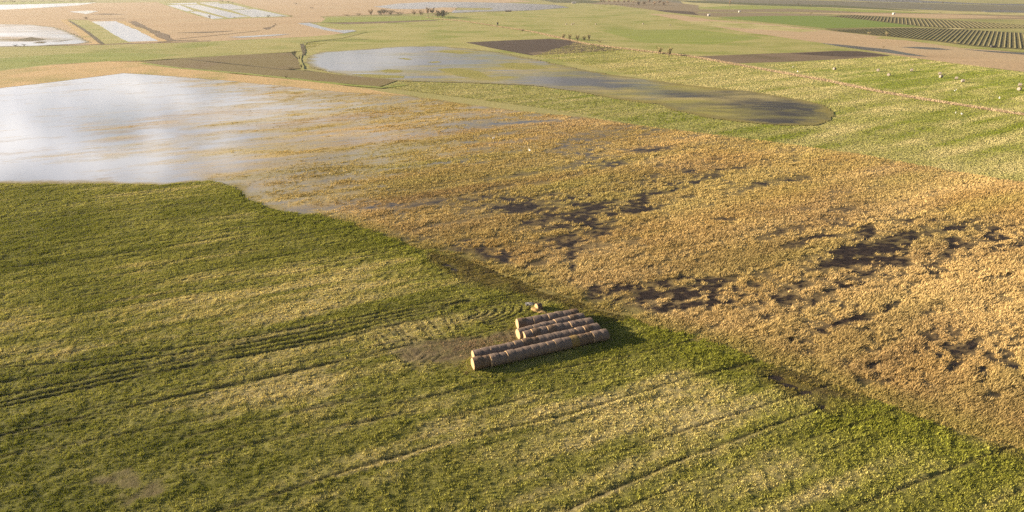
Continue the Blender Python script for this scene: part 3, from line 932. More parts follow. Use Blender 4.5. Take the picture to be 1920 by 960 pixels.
WIND = R(26)
dark_f = field_of([(1080, 405, 1), (955, 386, .9), (1310, 330, .7), (1270, 347, .7), (1350, 320, .55), (1200, 280, .5), (1100, 290, .45), (900, 485, 1), (940, 495, .8), (1090, 548, 1), (1190, 548, 1), (1130, 575, .7), (1265, 548, 1), (1340, 570, .9), (1420, 600, .7),
                   (1400, 560, .7), (1500, 560, .55), (1600, 600, 1), (1560, 615, .9), (1500, 640, .45), (1640, 685, .8), (1700, 650, .6), (1785, 655, .9), (1850, 700, .95), (1890, 725, .95), (1640, 480, 1), (1560, 455, .8), (1700, 500, .75), (1760, 440, .8), (1885, 447, .95),
                   (1840, 465, .75), (1720, 420, .5), (1580, 500, .7), (1180, 395, .8), (1000, 405, .7), (1440, 342, .4), (1072, 480, .9), (1210, 420, .4), (1450, 580, .6), (1540, 640, .6), (1900, 690, .7),
                   (1450, 400, 0), (1700, 350, 0), (1850, 380, .05), (1800, 560, .05), (1850, 600, .1), (1700, 780, .1), (1550, 690, .15), (1250, 470, .1), (1120, 490, .1), (1150, 515, .2), (1010, 530, .2), (980, 440, .1), (880, 420, .2), (1300, 420, .05), (1500, 350, .1), (1700, 300, 0),
                   (1900, 520, .1), (1880, 790, .1), (1300, 610, .2), (1420, 640, .2), (700, 380, .2), (800, 420, .4), (750, 300, .05), (500, 300, 0), (300, 250, 0), (850, 350, .15), (1000, 340, .1), (1000, 230, .3), (1380, 480, .15), (1450, 500, .15)], 3.2)


def reed_eval(x, y):
    """0 water .. 1 dense reeds, and the colour of the plants"""
    c, s = math.cos(WIND), math.sin(WIND)
    a, b = x * c + y * s, -x * s + y * c
    base = veg_f(x, y)
    big = fbm(a / 6, b, 5, 4, 111, .58)
    mid = fbm(a / 3, b, 2.2, 4, 121, .6)
    k = base - .04 + (big - .5) * 1.25 * (1 - np.abs(base - .55) * .8) + (mid - .5) * .8
    pm = pool_mask(x, y)
    k = k - (.22 + .75 * (1 - sstep(.35, .62, fbm(a / 1.8, b, 1.5, 3, 171)))) * pm
    k = np.where(base < .03, np.minimum(k, .06), k)
    gr = np.clip(grn_f(x, y) + (fbm(a / 6, b, 7, 4, 131) - .5) * 1.2, 0, 1)[..., None]
    tone = fbm(a / 3, b, 14, 4, 141)[..., None]
    t1, t2, gg = np.array((.39, .265, .098)), np.array((.51, .372, .165)), np.array((.36, .30, .095))
    col = t1 + (t2 - t1) * np.clip((tone - .3) * 2.5, 0, 1)
    br = sstep(.50, .72, fbm(a / 5, b, 8, 4, 145))[..., None] * .55
    col = col + (np.array((.29, .195, .090)) - col) * br
    col = col + (gg - col) * gr
    dk = np.clip(dark_f(x, y), 0, 1)
    frag = sstep(.47, .64, .50 * fbm(a / 2.2, b, 3.0, 5, 191, .62) + .50 * fbm(a / 1.5, b, .9, 3, 195, .6))
    k = k - dk * .92 * frag
    near_edge = np.clip(1 - dist_line(x, y, REED_EDGE) / 4.0, 0, 1)[..., None]
    col = col + (np.array((.30, .26, .07)) - col) * near_edge * .6
    drift = .72 + .56 * (.5 * fbm(a / 7, b, 3.2, 3, 197) + .5 * fbm(a / 2, b, 24, 3, 198))
    col = col * drift[..., None]
    gapn = fbm(a / 1.4, b, 1.15, 3, 181)
    k = k + (gapn - .5) * (.35 + .75 * dk) * np.clip(1 - turbid(x, y) * 2.5, 0, 1) * sstep(.2, .5, k)
    return np.clip(k, 0, 1), col


print('wetland...')


turb_f = field_of([(0, 250, 1), (200, 200, 1), (300, 320, .9), (450, 200, .8), (420, 300, .6), (600, 230, .5), (700, 210, .35), (600, 330, .25), (850, 230, .3), (900, 350, .05), (1100, 400, 0), (900, 490, 0), (1200, 550, 0), (1700, 500, 0), (1300, 300, .1), (1100, 250, .2),
                   (700, 115, 1), (900, 120, .7), (1050, 140, .5), (1250, 180, .3), (1450, 210, .32), (0, 70, 1), (300, 60, 1)], 3)


def turbid(x, y):
    return np.clip(turb_f(x, y), 0, 1)


def wet_grid(name, poly, evalf, label, cat, r0, r1, ymin, ymax, z, mat, kmin=None, xlim=1.05, margin=4.0):
    gy_ = [ymin]
    while gy_[-1] < ymax:
        gy_.append(gy_[-1] + max(r0, r1 * gy_[-1]))
    gy_ = np.array(gy_)
    # fan-shaped grid rows: constant number of columns, spacing grows with distance
    nc = int(2 * xlim / (r1 * 1.4))
    U = np.linspace(-xlim, xlim, nc)
    Yg = np.repeat(gy_[:, None], nc, 1)
    Xg = U[None, :] * (gy_[:, None] + 30)
    ex_ = (fbm(Xg, Yg, 6, 3, 17) - .5) * 3
    IN_ = inside(Xg + ex_, Yg + ex_ * .7, poly)
    K, Cc = evalf(Xg, Yg)
    sdg = signed(Xg + ex_, Yg + ex_ * .7, poly) + (fbm(Xg, Yg, 7, 4, 19) - .5) * margin * 1.6
    eg = (1 - sstep(0, margin, sdg))
    K = np.maximum(K, eg * .85)
    Cc = Cc + (np.array((.24, .20, .07)) - Cc) * (eg * .8)[..., None]
    id_ = np.arange(Xg.size).reshape(Xg.shape)
    q_ = np.stack([id_[:-1, :-1], id_[:-1, 1:], id_[1:, 1:], id_[1:, :-1]], -1).reshape(-1, 4)
    q_ = q_[IN_.ravel()[q_].any(1)]
    us, iv = np.unique(q_, return_inverse=True)
    Vv = np.stack([Xg.ravel(), Yg.ravel(), np.full(Xg.size, z)], 1)[us]
    o = mesh_np(name, Vv, iv.reshape(-1, 4), mat, Cc.reshape(-1, 3)[us])
    at_ = o.data.attributes.new('veg', 'FLOAT', 'POINT')
    at_.data.foreach_set('value', K.ravel()[us].astype(np.float32))
    tb_ = o.data.attributes.new('turb', 'FLOAT', 'POINT')
    tb_.data.foreach_set('value', turbid(Xg, Yg).ravel()[us].astype(np.float32))
    return tag(o, label, cat, kind='structure')


wet_grid('flood_water', WETLAND, reed_eval, 'large flood water and reed marsh across the middle', 'water', .35, .0032, 48, 400, .06 + .005 * LAYER[0] * .0 + .30 - .12, M_wet)

# middle flood pond
POND_PX = [(572, 117), (585, 106), (600, 98), (660, 95), (750, 88), (820, 87), (880, 92), (940, 100), (1000, 112), (1090, 132), (1150, 142), (1280, 160),
           (1400, 172), (1480, 185), (1540, 198), (1562, 212), (1555, 226), (1530, 235), (1470, 236), (1400, 231), (1320, 219), (1265, 208), (1235, 196),
           (1160, 187), (1090, 173), (1000, 161), (880, 156), (760, 153), (640, 141), (590, 128)]
POND = pts(POND_PX)
pv_f = field_of([(590, 112, 0), (640, 110, 0), (700, 110, 0), (760, 95, 0), (740, 108, .25), (690, 130, 0), (760, 120, .05), (740, 134, .6), (800, 128, .35), (760, 146, .2), (860, 97, .65), (830, 104, .3), (900, 105, .15), (960, 115, .4), (860, 115, .1), (880, 135, .6), (930, 145, .65), (1000, 125, .65), (960, 128, .6), (1040, 132, .5),
                 (1000, 150, .1), (1100, 140, .25), (1100, 155, .1), (1060, 115, .05), (1180, 160, .15), (1200, 150, .45), (1250, 170, .2), (1250, 185, .5), (1300, 165, .7), (1350, 180, .35), (1320, 195, .4), (1400, 185, .55), (1380, 210, .25), (1450, 195, .3), (1480, 210, .3), (1520, 205, .15), (1540, 220, .35), (1450, 230, .05), (1500, 230, .05), (1330, 212, .5), (1160, 180, .5)], 3.2)


def pond_eval(x, y):
    base = pv_f(x, y)
    base = base + .28 * sstep(.12, .4, base)
    big = fbm(x / 4, y, 7, 4, 211, .55)
    mid = fbm(x / 2.5, y, 2.6, 3, 221, .55)
    k = base + (big - .5) * 1.5 * np.clip(base * 4, 0, 1) + (mid - .5) * .5 * np.clip(base * 4, 0, 1) - .05
    tone = fbm(x / 3, y, 12, 3, 231)[..., None]
    c1, c2 = np.array((.28, .255, .085)), np.array((.36, .305, .14))
    return np.clip(k, 0, 1), c1 + (c2 - c1) * np.clip((tone - .35) * 3, 0, 1)


wet_grid('flood_pond', POND, pond_eval, 'long curved flood pond with green islets in the middle distance', 'water', .8, .0032, 175, 540, .30, M_wet, xlim=.95, margin=7)

LEFT_PX = [(-420, 56), (0, 46), (60, 47), (95, 51), (120, 58), (145, 69), (166, 80), (140, 83), (60, 87), (0, 88), (-420, 100)]
LEFT = pts(LEFT_PX)
lv_f = field_of([(-200, 60, .2), (0, 50, .5), (20, 58, .35), (60, 52, .5), (80, 60, .4), (110, 60, .25), (20, 65, 0), (100, 70, 0), (55, 72, .8), (40, 76, .75), (75, 79, .7), (90, 76, .4), (120, 76, .25), (20, 80, 0), (150, 80, 0), (60, 84, 0), (-200, 80, 0)], 3.2)


def left_eval(x, y):
    base = lv_f(x, y)
    k = base + (fbm(x / 3, y, 14, 4, 311) - .5) * 1.0 * np.clip(base * 4, 0, 1) - .05
    tone = fbm(x / 3, y, 16, 3, 331)[..., None]
    c1, c2 = np.array((.25, .19, .07)), np.array((.42, .31, .18))
    return np.clip(k, 0, 1), c1 + (c2 - c1) * np.clip((tone - .35) * 3, 0, 1)


wet_grid('marsh_pond', LEFT, left_eval, 'white pond with small reed islets at the left edge', 'water', 1.5, .0032, 480, 860, .31, M_wet, xlim=1.1)


M_islet = mat_field('islet_mat', (0.21, 0.205, 0.055), (0.30, 0.26, 0.09), (0.24, 0.22, 0.06), 4, 3, 6, 0.8)
for q, lab, mm in (
        ([(712, 134), (722, 131.5), (745, 131.5), (757, 134), (748, 137), (722, 137.5)], 'small oval green islet in the left of the middle flood pond', M_islet),
        ([(820, 97), (838, 95), (866, 96.5), (890, 100), (862, 101.5), (835, 100)], 'green islet near the far shore of the middle flood pond', M_islet),
        ([(747, 111), (760, 109.5), (777, 111.5), (765, 113.2)], 'tiny brown islet in the middle of the flood pond', M_islet),
        ([(823, 130), (850, 128), (880, 131), (905, 139), (925, 146), (890, 148), (862, 143), (838, 137)], 'largest green islet near the near shore of the flood pond', M_islet),
        ([(660, 141), (690, 139.5), (730, 142), (760, 144), (755, 147.5), (715, 147), (680, 145)], 'green grass spit at the near left shore of the flood pond', M_islet),
        ([(930, 121), (960, 118), (1000, 122), (1030, 129), (985, 132), (950, 128)], 'yellow green islet toward the right of the flood pond', M_islet),
        ([(800, 117.5), (820, 116), (828, 117.6), (812, 119)], 'thin grassy bar in the open flood pond', M_islet)):
    sheet('grass_islet', q, mm, lab, 'islet', step=1.5, amp=3.0, z=.325)
for q, lab in (([(29, 76.5), (42, 73), (55, 70), (72, 72), (84, 75), (70, 77), (48, 78)], 'olive reed islet in the white pond at the left edge'),
               ([(62, 81), (72, 78.5), (88, 79), (82, 82)], 'smaller reed islet below the olive islet in the white pond'),
               ([(96, 78.5), (112, 77), (124, 76), (134, 74), (128, 76.8), (112, 78.6)], 'thin broken reed bar right of the islets in the white pond')):
    sheet('reed_islet', q, M_dike, lab, 'islet', step=2, amp=4.0, z=.33)
ribbon('reed_bank', [(248, 41), (262, 49), (285, 58), (310, 70), (322, 78)], 9, M_soil2, 'dark brown reed belt right of the rectangular pond', 'reeds', z=.34, wob=.6)
ribbon('reed_bank', [(295, 79.5), (330, 77), (370, 75.5)], 6, M_dike, 'dark scrubby bank at the near end of the rectangular pond', 'bank', z=.345, wob=.7)
for q, lab in (([(130, 22), (165, 20), (185, 21), (168, 25), (160, 27)], 'small pale puddle on the tan reed flat'), ([(430, 70), (500, 66), (545, 64), (510, 68), (450, 71.5)], 'faint wet streak along the near edge of the tan flat')):
    sheet('puddle', q, M_water, lab, 'puddle', step=2, amp=4, z=.33)
for q in ([(170, 27), (200, 25.5), (235, 27), (200, 28)], [(330, 62), (380, 60), (440, 58.5), (380, 62.5)], [(490, 54), (510, 50), (518, 43), (514, 50), (500, 56)]):
    sheet('reed_patch', q, M_soil2, 'brown taller reed patch on the tan flat ' + {170: 'beyond the rectangular pond', 330: 'left of its centre', 490: 'at its right, crooked'}[q[0][0]], 'reeds', step=2, amp=4, z=.335)

# ------------------------------------------------------------------ grass and reeds as real blades
def sample_ground(n, ymin, ymax, umax, bias=0.0):
    """random ground points thinning out with distance"""
    ly = RNG.uniform(math.log(ymin), math.log(ymax), n)
    y = np.exp(ly)
    x = RNG.uniform(-umax, umax, n) * (y + 20)
    return x, y


def blades(name, x, y, z, col, height, width, nb, lean, mat, label, cat, spread=.5, wind=None, jit=.16):
    n = len(x)
    far = np.clip(np.hypot(x, y) / 75, .8, 6)
    h = height * RNG.uniform(.6, 1.25, n)
    out_v, out_c = [], []
    for b in range(nb):
        a = RNG.uniform(0, 2 * math.pi, n)
        r_ = RNG.uniform(0, 1, n) * spread * far
        bx, by = x + np.cos(a) * r_, y + np.sin(a) * r_
        a2 = RNG.uniform(0, math.pi, n)
        wd = width * far * RNG.uniform(.6, 1.3, n)
        hx, hy = np.cos(a2) * wd * .5, np.sin(a2) * wd * .5
        hh = h * RNG.uniform(.6, 1.2, n)
        ln = RNG.uniform(.3, 1.0, n) * lean * hh
        la = RNG.uniform(0, 2 * math.pi, n)
        tx, ty = bx + np.cos(la) * ln, by + np.sin(la) * ln
        if wind is not None:
            tx, ty = tx + wind[0] * hh, ty + wind[1] * hh
        v = np.empty((n, 3, 3))
        v[:, 0] = np.stack([bx - hx, by - hy, z - .05], 1)
        v[:, 1] = np.stack([bx + hx, by + hy, z - .05], 1)
        v[:, 2] = np.stack([tx, ty, z + hh], 1)
        out_v.append(v)
        k = 1 + jit * RNG.standard_normal((n, 1))
        cc = np.clip(col * k, .005, .8)
        out_c.append(np.repeat(cc[:, None, :], 3, 1))
    V_ = np.concatenate(out_v).reshape(-1, 3)
    C_ = np.concatenate(out_c).reshape(-1, 3)
    o = mesh_np(name, V_, np.arange(len(V_)).reshape(-1, 3), mat, C_)
    return tag(o, label, cat, kind='stuff')


print('blades...')
def tussocks(name, x, y, z, col, rad, height, nb, width, mat, label, cat='grass', wind=(0, 0)):
    """dome shaped grass tufts: blades fanning out from the middle of each"""
    n = len(x)
    far = np.clip(np.hypot(x, y) / 85, .85, 3)
    vs, cs = [], []
    tint = 1 + .16 * RNG.standard_normal((n, 1))
    for b in range(nb):
        a = RNG.uniform(0, 2 * math.pi, n)
        r_ = np.sqrt(RNG.uniform(0, 1, n)) * rad * far
        bx, by = x + np.cos(a) * r_, y + np.sin(a) * r_
        hh = height * (1 - .55 * (r_ / (rad * far)) ** 2) * RNG.uniform(.75, 1.2, n)
        ta = a + math.pi / 2 + RNG.normal(0, .5, n)
        wd = width * far * RNG.uniform(.6, 1.3, n) * .5
        ln = hh * RNG.uniform(.2, .9, n)
        v = np.empty((n, 3, 3))
        v[:, 0] = np.stack([bx - np.cos(ta) * wd, by - np.sin(ta) * wd, z - .06], 1)
        v[:, 1] = np.stack([bx + np.cos(ta) * wd, by + np.sin(ta) * wd, z - .06], 1)
        v[:, 2] = np.stack([bx + np.cos(a) * ln + wind[0] * hh, by + np.sin(a) * ln + wind[1] * hh, z + hh], 1)
        vs.append(v)
        cc = np.clip(col * tint * (1 + .10 * RNG.standard_normal((n, 1))), .005, .8)
        cs.append(np.repeat(cc[:, None, :], 3, 1))
    V_ = np.concatenate(vs).reshape(-1, 3)
    o = mesh_np(name, V_, np.arange(len(V_)).reshape(-1, 3), mat, np.concatenate(cs).reshape(-1, 3))
    return tag(o, label, cat, kind='stuff')


x, y = sample_ground(640000, 38, 152, 1.02)
ok = (np.abs(x) < y * 1.0 + 14) & (signed(x + (fbm(x, y, 5, 3, 7) - .5) * 4, y, MEADOW) > -.2) & (RNG.random(len(x)) < 21 * y ** 2 / 213000)
x, y = x[ok], y[ok]
h_, c_, mud_, wet_, lush_, d_ = meadow_eval(x, y)
ok = RNG.random(len(x)) > np.clip(mud_ * 1.35 + wet_ * .35, 0, .96)
x, y, c_, lush_, d_ = x[ok], y[ok], c_[ok], lush_[ok], d_[ok]
big = fbm(x, y, 2.2, 3, 46)
tussocks('meadow_grass', x, y, meadow_z(x, y), c_ * 1.62 * np.array((1.0, 1.02, .9)) * (1 + .22 * (RNG.random((len(x), 1)) - .4) * np.array((1.3, 1.0, 1.2))), .17, (.15 + .10 * lush_ + .10 * sstep(.3, .7, big)) * RNG.uniform(.5, 1.5, len(x)), 8, .09, M_blade,
         'tufted green and straw grass covering the near meadow')

x, y = sample_ground(520000, 50, 330, 1.0)
ok = (np.abs(x) < y * .98 + 20) & inside(x, y, WETLAND)
x, y = x[ok], y[ok]
k_, c_ = reed_eval(x, y)
tb_ = turbid(x, y)
ok = RNG.random(len(x)) < sstep(.42, .80, k_) * (1 - .85 * sstep(.10, .5, tb_) * (k_ < .9))
x, y, k_, c_, tb_ = x[ok], y[ok], k_[ok], c_[ok], tb_[ok]
hgt = (.20 + .34 * k_) * (.45 + 1.1 * fbm(x, y, 5.0, 4, 151)) * (1 - .6 * np.clip(tb_ * 2, 0, 1))
half = RNG.random(len(x)) < .62
clumps = tussocks('reed_bed', x[~half], y[~half], np.full((~half).sum(), .2), c_[~half], .26, hgt[~half] * 1.1 * RNG.uniform(.6, 1.35, (~half).sum()), 9, .12, M_reed,
                  'golden dry reed clumps standing in the flooded marsh', 'reeds', wind=(.30, .12))
blades('dry_sedge', x[half], y[half], np.full(half.sum(), .2), c_[half], hgt[half] * .8, .12, 5, 1.0, M_reed,
       'low golden sedge between the reed clumps of the marsh', 'reeds', spread=.36, wind=(.55, .22), jit=.15)

# pasture tufts in the middle distance
x, y = sample_ground(260000, 150, 560, 1.0)
A1 = pts([(700, 162), (1000, 200), (1235, 240), (1500, 280), (1920, 344), (2250, 410), (2250, 262), (1920, 212), (1560, 150), (1300, 106), (1080, 80), (1000, 105), (1280, 160), (1550, 200), (1566, 215), (1540, 237), (1400, 232), (1235, 196), (1000, 162), (760, 154)])
A3 = pts([(-60, 92), (190, 86), (400, 78), (560, 72), (640, 72), (560, 98), (337, 109), (262, 114), (200, 115), (100, 121), (-60, 138)])
A2 = pts([(1430, 122), (1680, 105), (1920, 136), (2200, 195), (2200, 290), (1920, 210), (1560, 150)])
ok = inside(x, y, A1) & (signed(x, y, POND) < -1)
ok |= inside(x, y, A2) | inside(x, y, A3)
x, y = x[ok], y[ok]
pg_f = field_of([(750, 165, .55), (900, 175, .5), (1000, 190, .35), (1200, 220, .3), (1400, 255, .3), (1600, 280, .15), (1700, 250, .25), (1800, 300, .65), (1920, 320, .9), (1860, 290, .8), (1650, 230, .3), (1600, 215, .6), (1500, 150, .85), (1400, 150, .9), (1350, 165, .9), (1450, 180, .85), (1250, 120, .6), (1150, 105, .5),
                 (1700, 210, .35), (1900, 230, .45), (1550, 130, .25), (1650, 150, .15), (1800, 150, .2), (1880, 190, .45), (1700, 120, .4), (1900, 150, .15), (1580, 240, .7), (1480, 250, .4), (0, 110, .35), (200, 100, .5), (400, 90, .5), (540, 82, .5), (100, 118, .1), (1200, 110, .7), (1300, 130, .8), (1300, 155, .8), (1200, 135, .55)], 3)
c3, s3 = math.cos(R(32)), math.sin(R(32))
s_, p_ = x * c3 + y * s3, -x * s3 + y * c3
d_ = np.clip(pg_f(x, y) + (fbm(s_ / 9, p_, 5, 5, 161) - .5) * 1.8 + (fbm(x, y, 9, 3, 163) - .5) * .6, 0, 1)[:, None]
pcol = np.array((.160, .190, .022)) + (np.array((.45, .39, .185)) - np.array((.160, .190, .022))) * d_
blades('pasture_grass', x, y, np.full(len(x), .2), pcol, np.full(len(x), .15), .10, 5, .9, M_blade,
       'short green and straw grass over the middle distance pastures', 'grass', spread=.30, jit=.05)

# reed fringe along the long ditch
P = pts(LINE_REED)
fx, fy, fc = [], [], []
for a, b in zip(P[:-1], P[1:]):
    L = np.hypot(*(b - a))
    n = int(min(L * 14, 1500))
    t_ = RNG.random(n)
    off = RNG.normal(0, .9, n)
    d = (b - a) / L
    fx.append(a[0] + (b[0] - a[0]) * t_ - d[1] * off)
    fy.append(a[1] + (b[1] - a[1]) * t_ + d[0] * off)
fx, fy = np.concatenate(fx), np.concatenate(fy)
blades('reed_fringe', fx, fy, np.full(len(fx), .2), np.tile(np.array((.42, .325, .20)), (len(fx), 1)), np.full(len(fx), .7), .10, 4, .4, M_reed,
       'tall pinkish tan reeds lining the long ditch across the pastures', 'reeds', spread=.3)

# ------------------------------------------------------------------ round bales
M_wrap = mat_plain('net_wrapped_straw_mat', (0.120, 0.088, 0.070), (0.205, 0.155, 0.122), 0.16, 0.9, 0.5, (1, 6, 6))
M_wrap2 = mat_plain('brown_straw_mat', (0.115, 0.078, 0.052), (0.175, 0.120, 0.078), 0.16, 0.9, 0.5, (1, 6, 6))
M_wrap3 = mat_plain('yellowed_straw_mat', (0.13, 0.09, 0.055), (0.27, 0.185, 0.05), 0.3, 0.9, 0.5, (1, 4, 4))
M_end = mat_plain('cut_straw_mat', (0.30, 0.205, 0.11), (0.42, 0.30, 0.165), 0.10, 0.95, 0.6)
M_farwrap = mat_plain('pale_wrap_mat', (0.20, 0.165, 0.13), (0.28, 0.24, 0.20), 0.2, 0.85, 0.3)
BR, BL = 0.86, 1.20


def bale_meshes(seed, wrap, rad=BR, length=BL):
    """straw core with its two cut ends, and the net wrapped round it"""
    rr = random.Random(seed)
    n = 26
    sag = 0.93 + rr.random() * .04
    sq = rr.uniform(-.04, .05)

    def ring(bm_, x_, r_, amp, ph):
        vs = []
        for i in range(n):
            a = 2 * math.pi * i / n
            q_ = r_ * (1 + rr.uniform(-.018, .018) + amp * math.sin(3 * a + ph) + amp * .7 * math.sin(5 * a - ph * 2) + sq * math.cos(2 * a))
            yy, zz = q_ * math.cos(a), q_ * math.sin(a) * sag
            if zz < -r_ * .86:
                zz = -r_ * .86 - (zz + r_ * .86) * -.25
            vs.append(bm_.verts.new((x_, yy, zz + r_ * .885)))
        return vs
    ph = rr.random() * 6
    core = bmesh.new()
    prof = [(-length / 2 - .015, .30), (-length / 2, .62), (-length / 2 + .002, .97), (-length / 2 + .015, .985), (length / 2 - .015, .985), (length / 2 - .002, .97), (length / 2, .62), (length / 2 + .015, .30)]
    rings = [ring(core, px_ + rr.uniform(-.006, .006), rad * k_, .012, ph) for px_, k_ in prof]
    for a, b in zip(rings[:-1], rings[1:]):
        for i in range(n):
            core.faces.new((a[i], a[(i + 1) % n], b[(i + 1) % n], b[i]))
    core.faces.new(rings[0][::-1])
    core.faces.new(rings[-1])
    bmesh.ops.recalc_face_normals(core, faces=core.faces)
    net = bmesh.new()
    k = 9
    rings = []
    for j in range(k):
        t_ = j / (k - 1)
        xx = (-length / 2 + .012) + (length - .024) * t_
        bulge = 1 + .018 * math.sin(math.pi * t_) + rr.uniform(-.012, .012) - (.008 if j in (0, k - 1) else 0)
        rings.append(ring(net, xx, rad * 1.004 * bulge, .014, ph))
    for a, b in zip(rings[:-1], rings[1:]):
        for i in range(n):
            net.faces.new((a[i], a[(i + 1) % n], b[(i + 1) % n], b[i]))
    bmesh.ops.recalc_face_normals(net, faces=net.faces)
    return core, net


def make_bale(seed, wrap, end, rad=BR, length=BL):
    core, net = bale_meshes(seed, wrap, rad, length)
    b = mesh_bm('round_bale', core, end, smooth=True)
    mesh_bm('net_wrap', net, wrap, b, smooth=True)
    return b


protos = [make_bale(s, m, M_end) for s, m in ((1, M_wrap), (2, M_wrap), (3, M_wrap), (4, M_wrap2), (5, M_wrap), (6, M_wrap3))]
proto_used = [False] * len(protos)


def place(protos_, flags, i, loc, rz):
    o = protos_[i]
    if flags[i]:
        o = copy_tree(o)
    flags[i] = True
    o.location = loc
    o.rotation_euler = (0, 0, rz)
    return o


ORD = ['first', 'second', 'third', 'fourth', 'fifth', 'sixth', 'seventh', 'eighth', 'ninth', 'tenth', 'eleventh', 'twelfth', 'thirteenth', 'fourteenth', 'fifteenth', 'sixteenth', 'seventeenth', 'eighteenth']
ROWS = [((887, 685.5), (1137, 628), 'front row of the stack'), ((887, 669.5), (1121, 618), 'second row from the front'), ((982, 633), (1109, 607), 'middle row of the stack'),
        ((971, 628), (1093, 598), 'fourth row from the front'), ((970, 610), (1082, 590), 'back row of the stack')]
for ri, (Lp, Rp, rname) in enumerate(ROWS):
    a, b = np.array(at(*Lp, .86)), np.array(at(*Rp, .86))
    L = np.hypot(*(b - a))
    n = round(L / 1.225)
    d = (b - a) / L
    ang = math.atan2(d[1], d[0])
    for i in range(n):
        p = a + d * (L * (i + .5) / n)
        off = random.uniform(-.06, .06)
        if ri == 0 and i < 2:
            off = .12
        p = p + np.array((-d[1], d[0])) * off
        kind = random.choice([0, 1, 2, 4, 0, 1, 2, 4, 3])
        if ri == 0 and i == 12:
            kind = 5
        if ri == 0 and i in (0, 1, 13, 14):
            kind = 3
        o = place(protos, proto_used, kind, (p[0], p[1], float(meadow_z(np.array([p[0]]), np.array([p[1]]))[0]) * 0 + .27), ang + random.uniform(-.035, .035) + (math.pi if random.random() < .5 else 0))
        sc = random.uniform(.96, 1.05)
        o.scale = (L / n / (BL - .03), sc, sc)
        if i == 0:
            lab = 'round straw bale with sunlit cut end, left end of the ' + rname
        elif i == n - 1:
            lab = 'grey brown round straw bale, right end of the ' + rname
        else:
            lab = {3: 'brown', 5: 'yellow stained'}.get(kind, 'grey brown') + ' round bale, ' + ORD[i] + ' from the left in the ' + rname
        tag(o, lab, 'hay bale', 'round bales stacked in rows on the meadow')

# loose hay from a broken bale, with grey scraps beside it
def blob(name, loc, sx, sy, sz, mat, seed, rough=.25, sub=3):
    bm_ = bmesh.new()
    bmesh.ops.create_icosphere(bm_, subdivisions=sub, radius=1)
    rr = random.Random(seed)
    o1, o2 = rr.random() * 50, rr.random() * 50
    cs = np.array([v.co[:] for v in bm_.verts])
    k = fbm(cs[:, 0] * 2 + o1 + cs[:, 2], cs[:, 1] * 2 + o2 - cs[:, 2], 1.0, 3, seed)
    for v, kk in zip(bm_.verts, k):
        f = 1 + rough * 2 * (kk - .5)
        v.co = (v.co.x * sx * f, v.co.y * sy * f, max(v.co.z, -.25) * sz * f)
    o = mesh_bm(name, bm_, mat, smooth=False)
    o.location = loc
    return o


M_hay = mat_plain('loose_hay_mat', (0.24, 0.16, 0.065), (0.36, 0.25, 0.115), .2, .95, .8)
hx, hy = at(1008, 584)
pile = blob('hay_heap', (hx, hy, .35), .95, .6, .42, M_hay, 5, .55)
tag(pile, 'loose golden hay heap fallen behind the back row of bales', 'hay heap')
for i in range(1):
    q0 = blob('straw_drift', (0.75, -.75, -.15), .9, .5, .3, M_hay, 9, .6)
    q0.parent = pile
hx, hy = at(1009, 584)
core, net = bale_meshes(33, M_wrap2, .55, .9)
ob = mesh_bm('broken_bale', core, M_end, smooth=True)
mesh_bm('net_wrap', net, M_wrap2, ob, smooth=True)
ob.location = (hx, hy + .3, .30)
ob.rotation_euler = (.15, .1, .5)
tag(ob, 'small broken bale lying on the loose hay behind the stack', 'hay bale')
M_scrap = mat_plain('grey_sheet_mat', (0.06, 0.058, 0.056), (0.19, 0.183, 0.172), .15, .6, .4)
hx, hy = at(994, 574)
sc_ = blob('plastic_sheet', (hx, hy, .38), .8, .55, .25, M_scrap, 15, .75)
tag(sc_, 'crumpled grey plastic sheet lying beside the hay heap', 'sheet')

# straw litter shed along the rows
lx, ly = [], []
for Lp, Rp, _ in ROWS:
    a, b = np.array(at(*Lp, .86)), np.array(at(*Rp, .86))
    n = 700
    t_ = RNG.uniform(-.06, 1.04, n)[:, None]
    q_ = a + (b - a) * t_ + RNG.normal(0, .75, (n, 2))
    lx.append(q_[:, 0])
    ly.append(q_[:, 1])
c0 = np.array(at(905, 650))
q_ = c0 + RNG.normal(0, 1, (900, 2)) * np.array((3.2, 1.3))
lx, ly = np.concatenate(lx + [q_[:, 0]]), np.concatenate(ly + [q_[:, 1]])
blades('loose_straw', lx, ly, meadow_z(lx, ly) + .05, np.tile(np.array((.36, .25, .13)), (len(lx), 1)), np.full(len(lx), .06), .07, 3, 4.5, M_blade,
       'loose straw shed on the grass round the bale rows', 'straw', spread=.25)

# scattered bales far off
far_protos = [make_bale(s, M_farwrap, M_farwrap, .80, 1.3) for s in (21, 22)]
far_used = [False, False]
FAR = [((1564, 131.8), 'leftmost of the far bales on the right meadow'), ((1645.7, 134.6), 'single far bale above and left of another on the right meadow'), ((1665.8, 143), 'second nearest left bale on the right meadow'),
       ((1708.5, 134.6), 'lone bale in the middle of the right meadow'), ((1761.4, 141), 'upper bale of the close pair on the right meadow'), ((1763.5, 146.6), 'lower bale of the close pair on the right meadow'),
       ((1792.3, 149.8), 'upper left bale of the slanting pair on the right meadow'), ((1804.3, 155), 'lower right bale of the slanting pair on the right meadow'), ((1911.3, 162.4), 'upper bale at the right edge of the photo'), ((1910, 170.4), 'lower bale at the right edge of the photo')]
for i, ((px, py), lab) in enumerate(FAR):
    p = at(px, py)
    o = place(far_protos, far_used, i % 2, (*p, .28), R(random.uniform(-40, 60)))
    tag(o, 'pale round bale, ' + lab, 'hay bale', 'pale bales scattered on the right meadow')
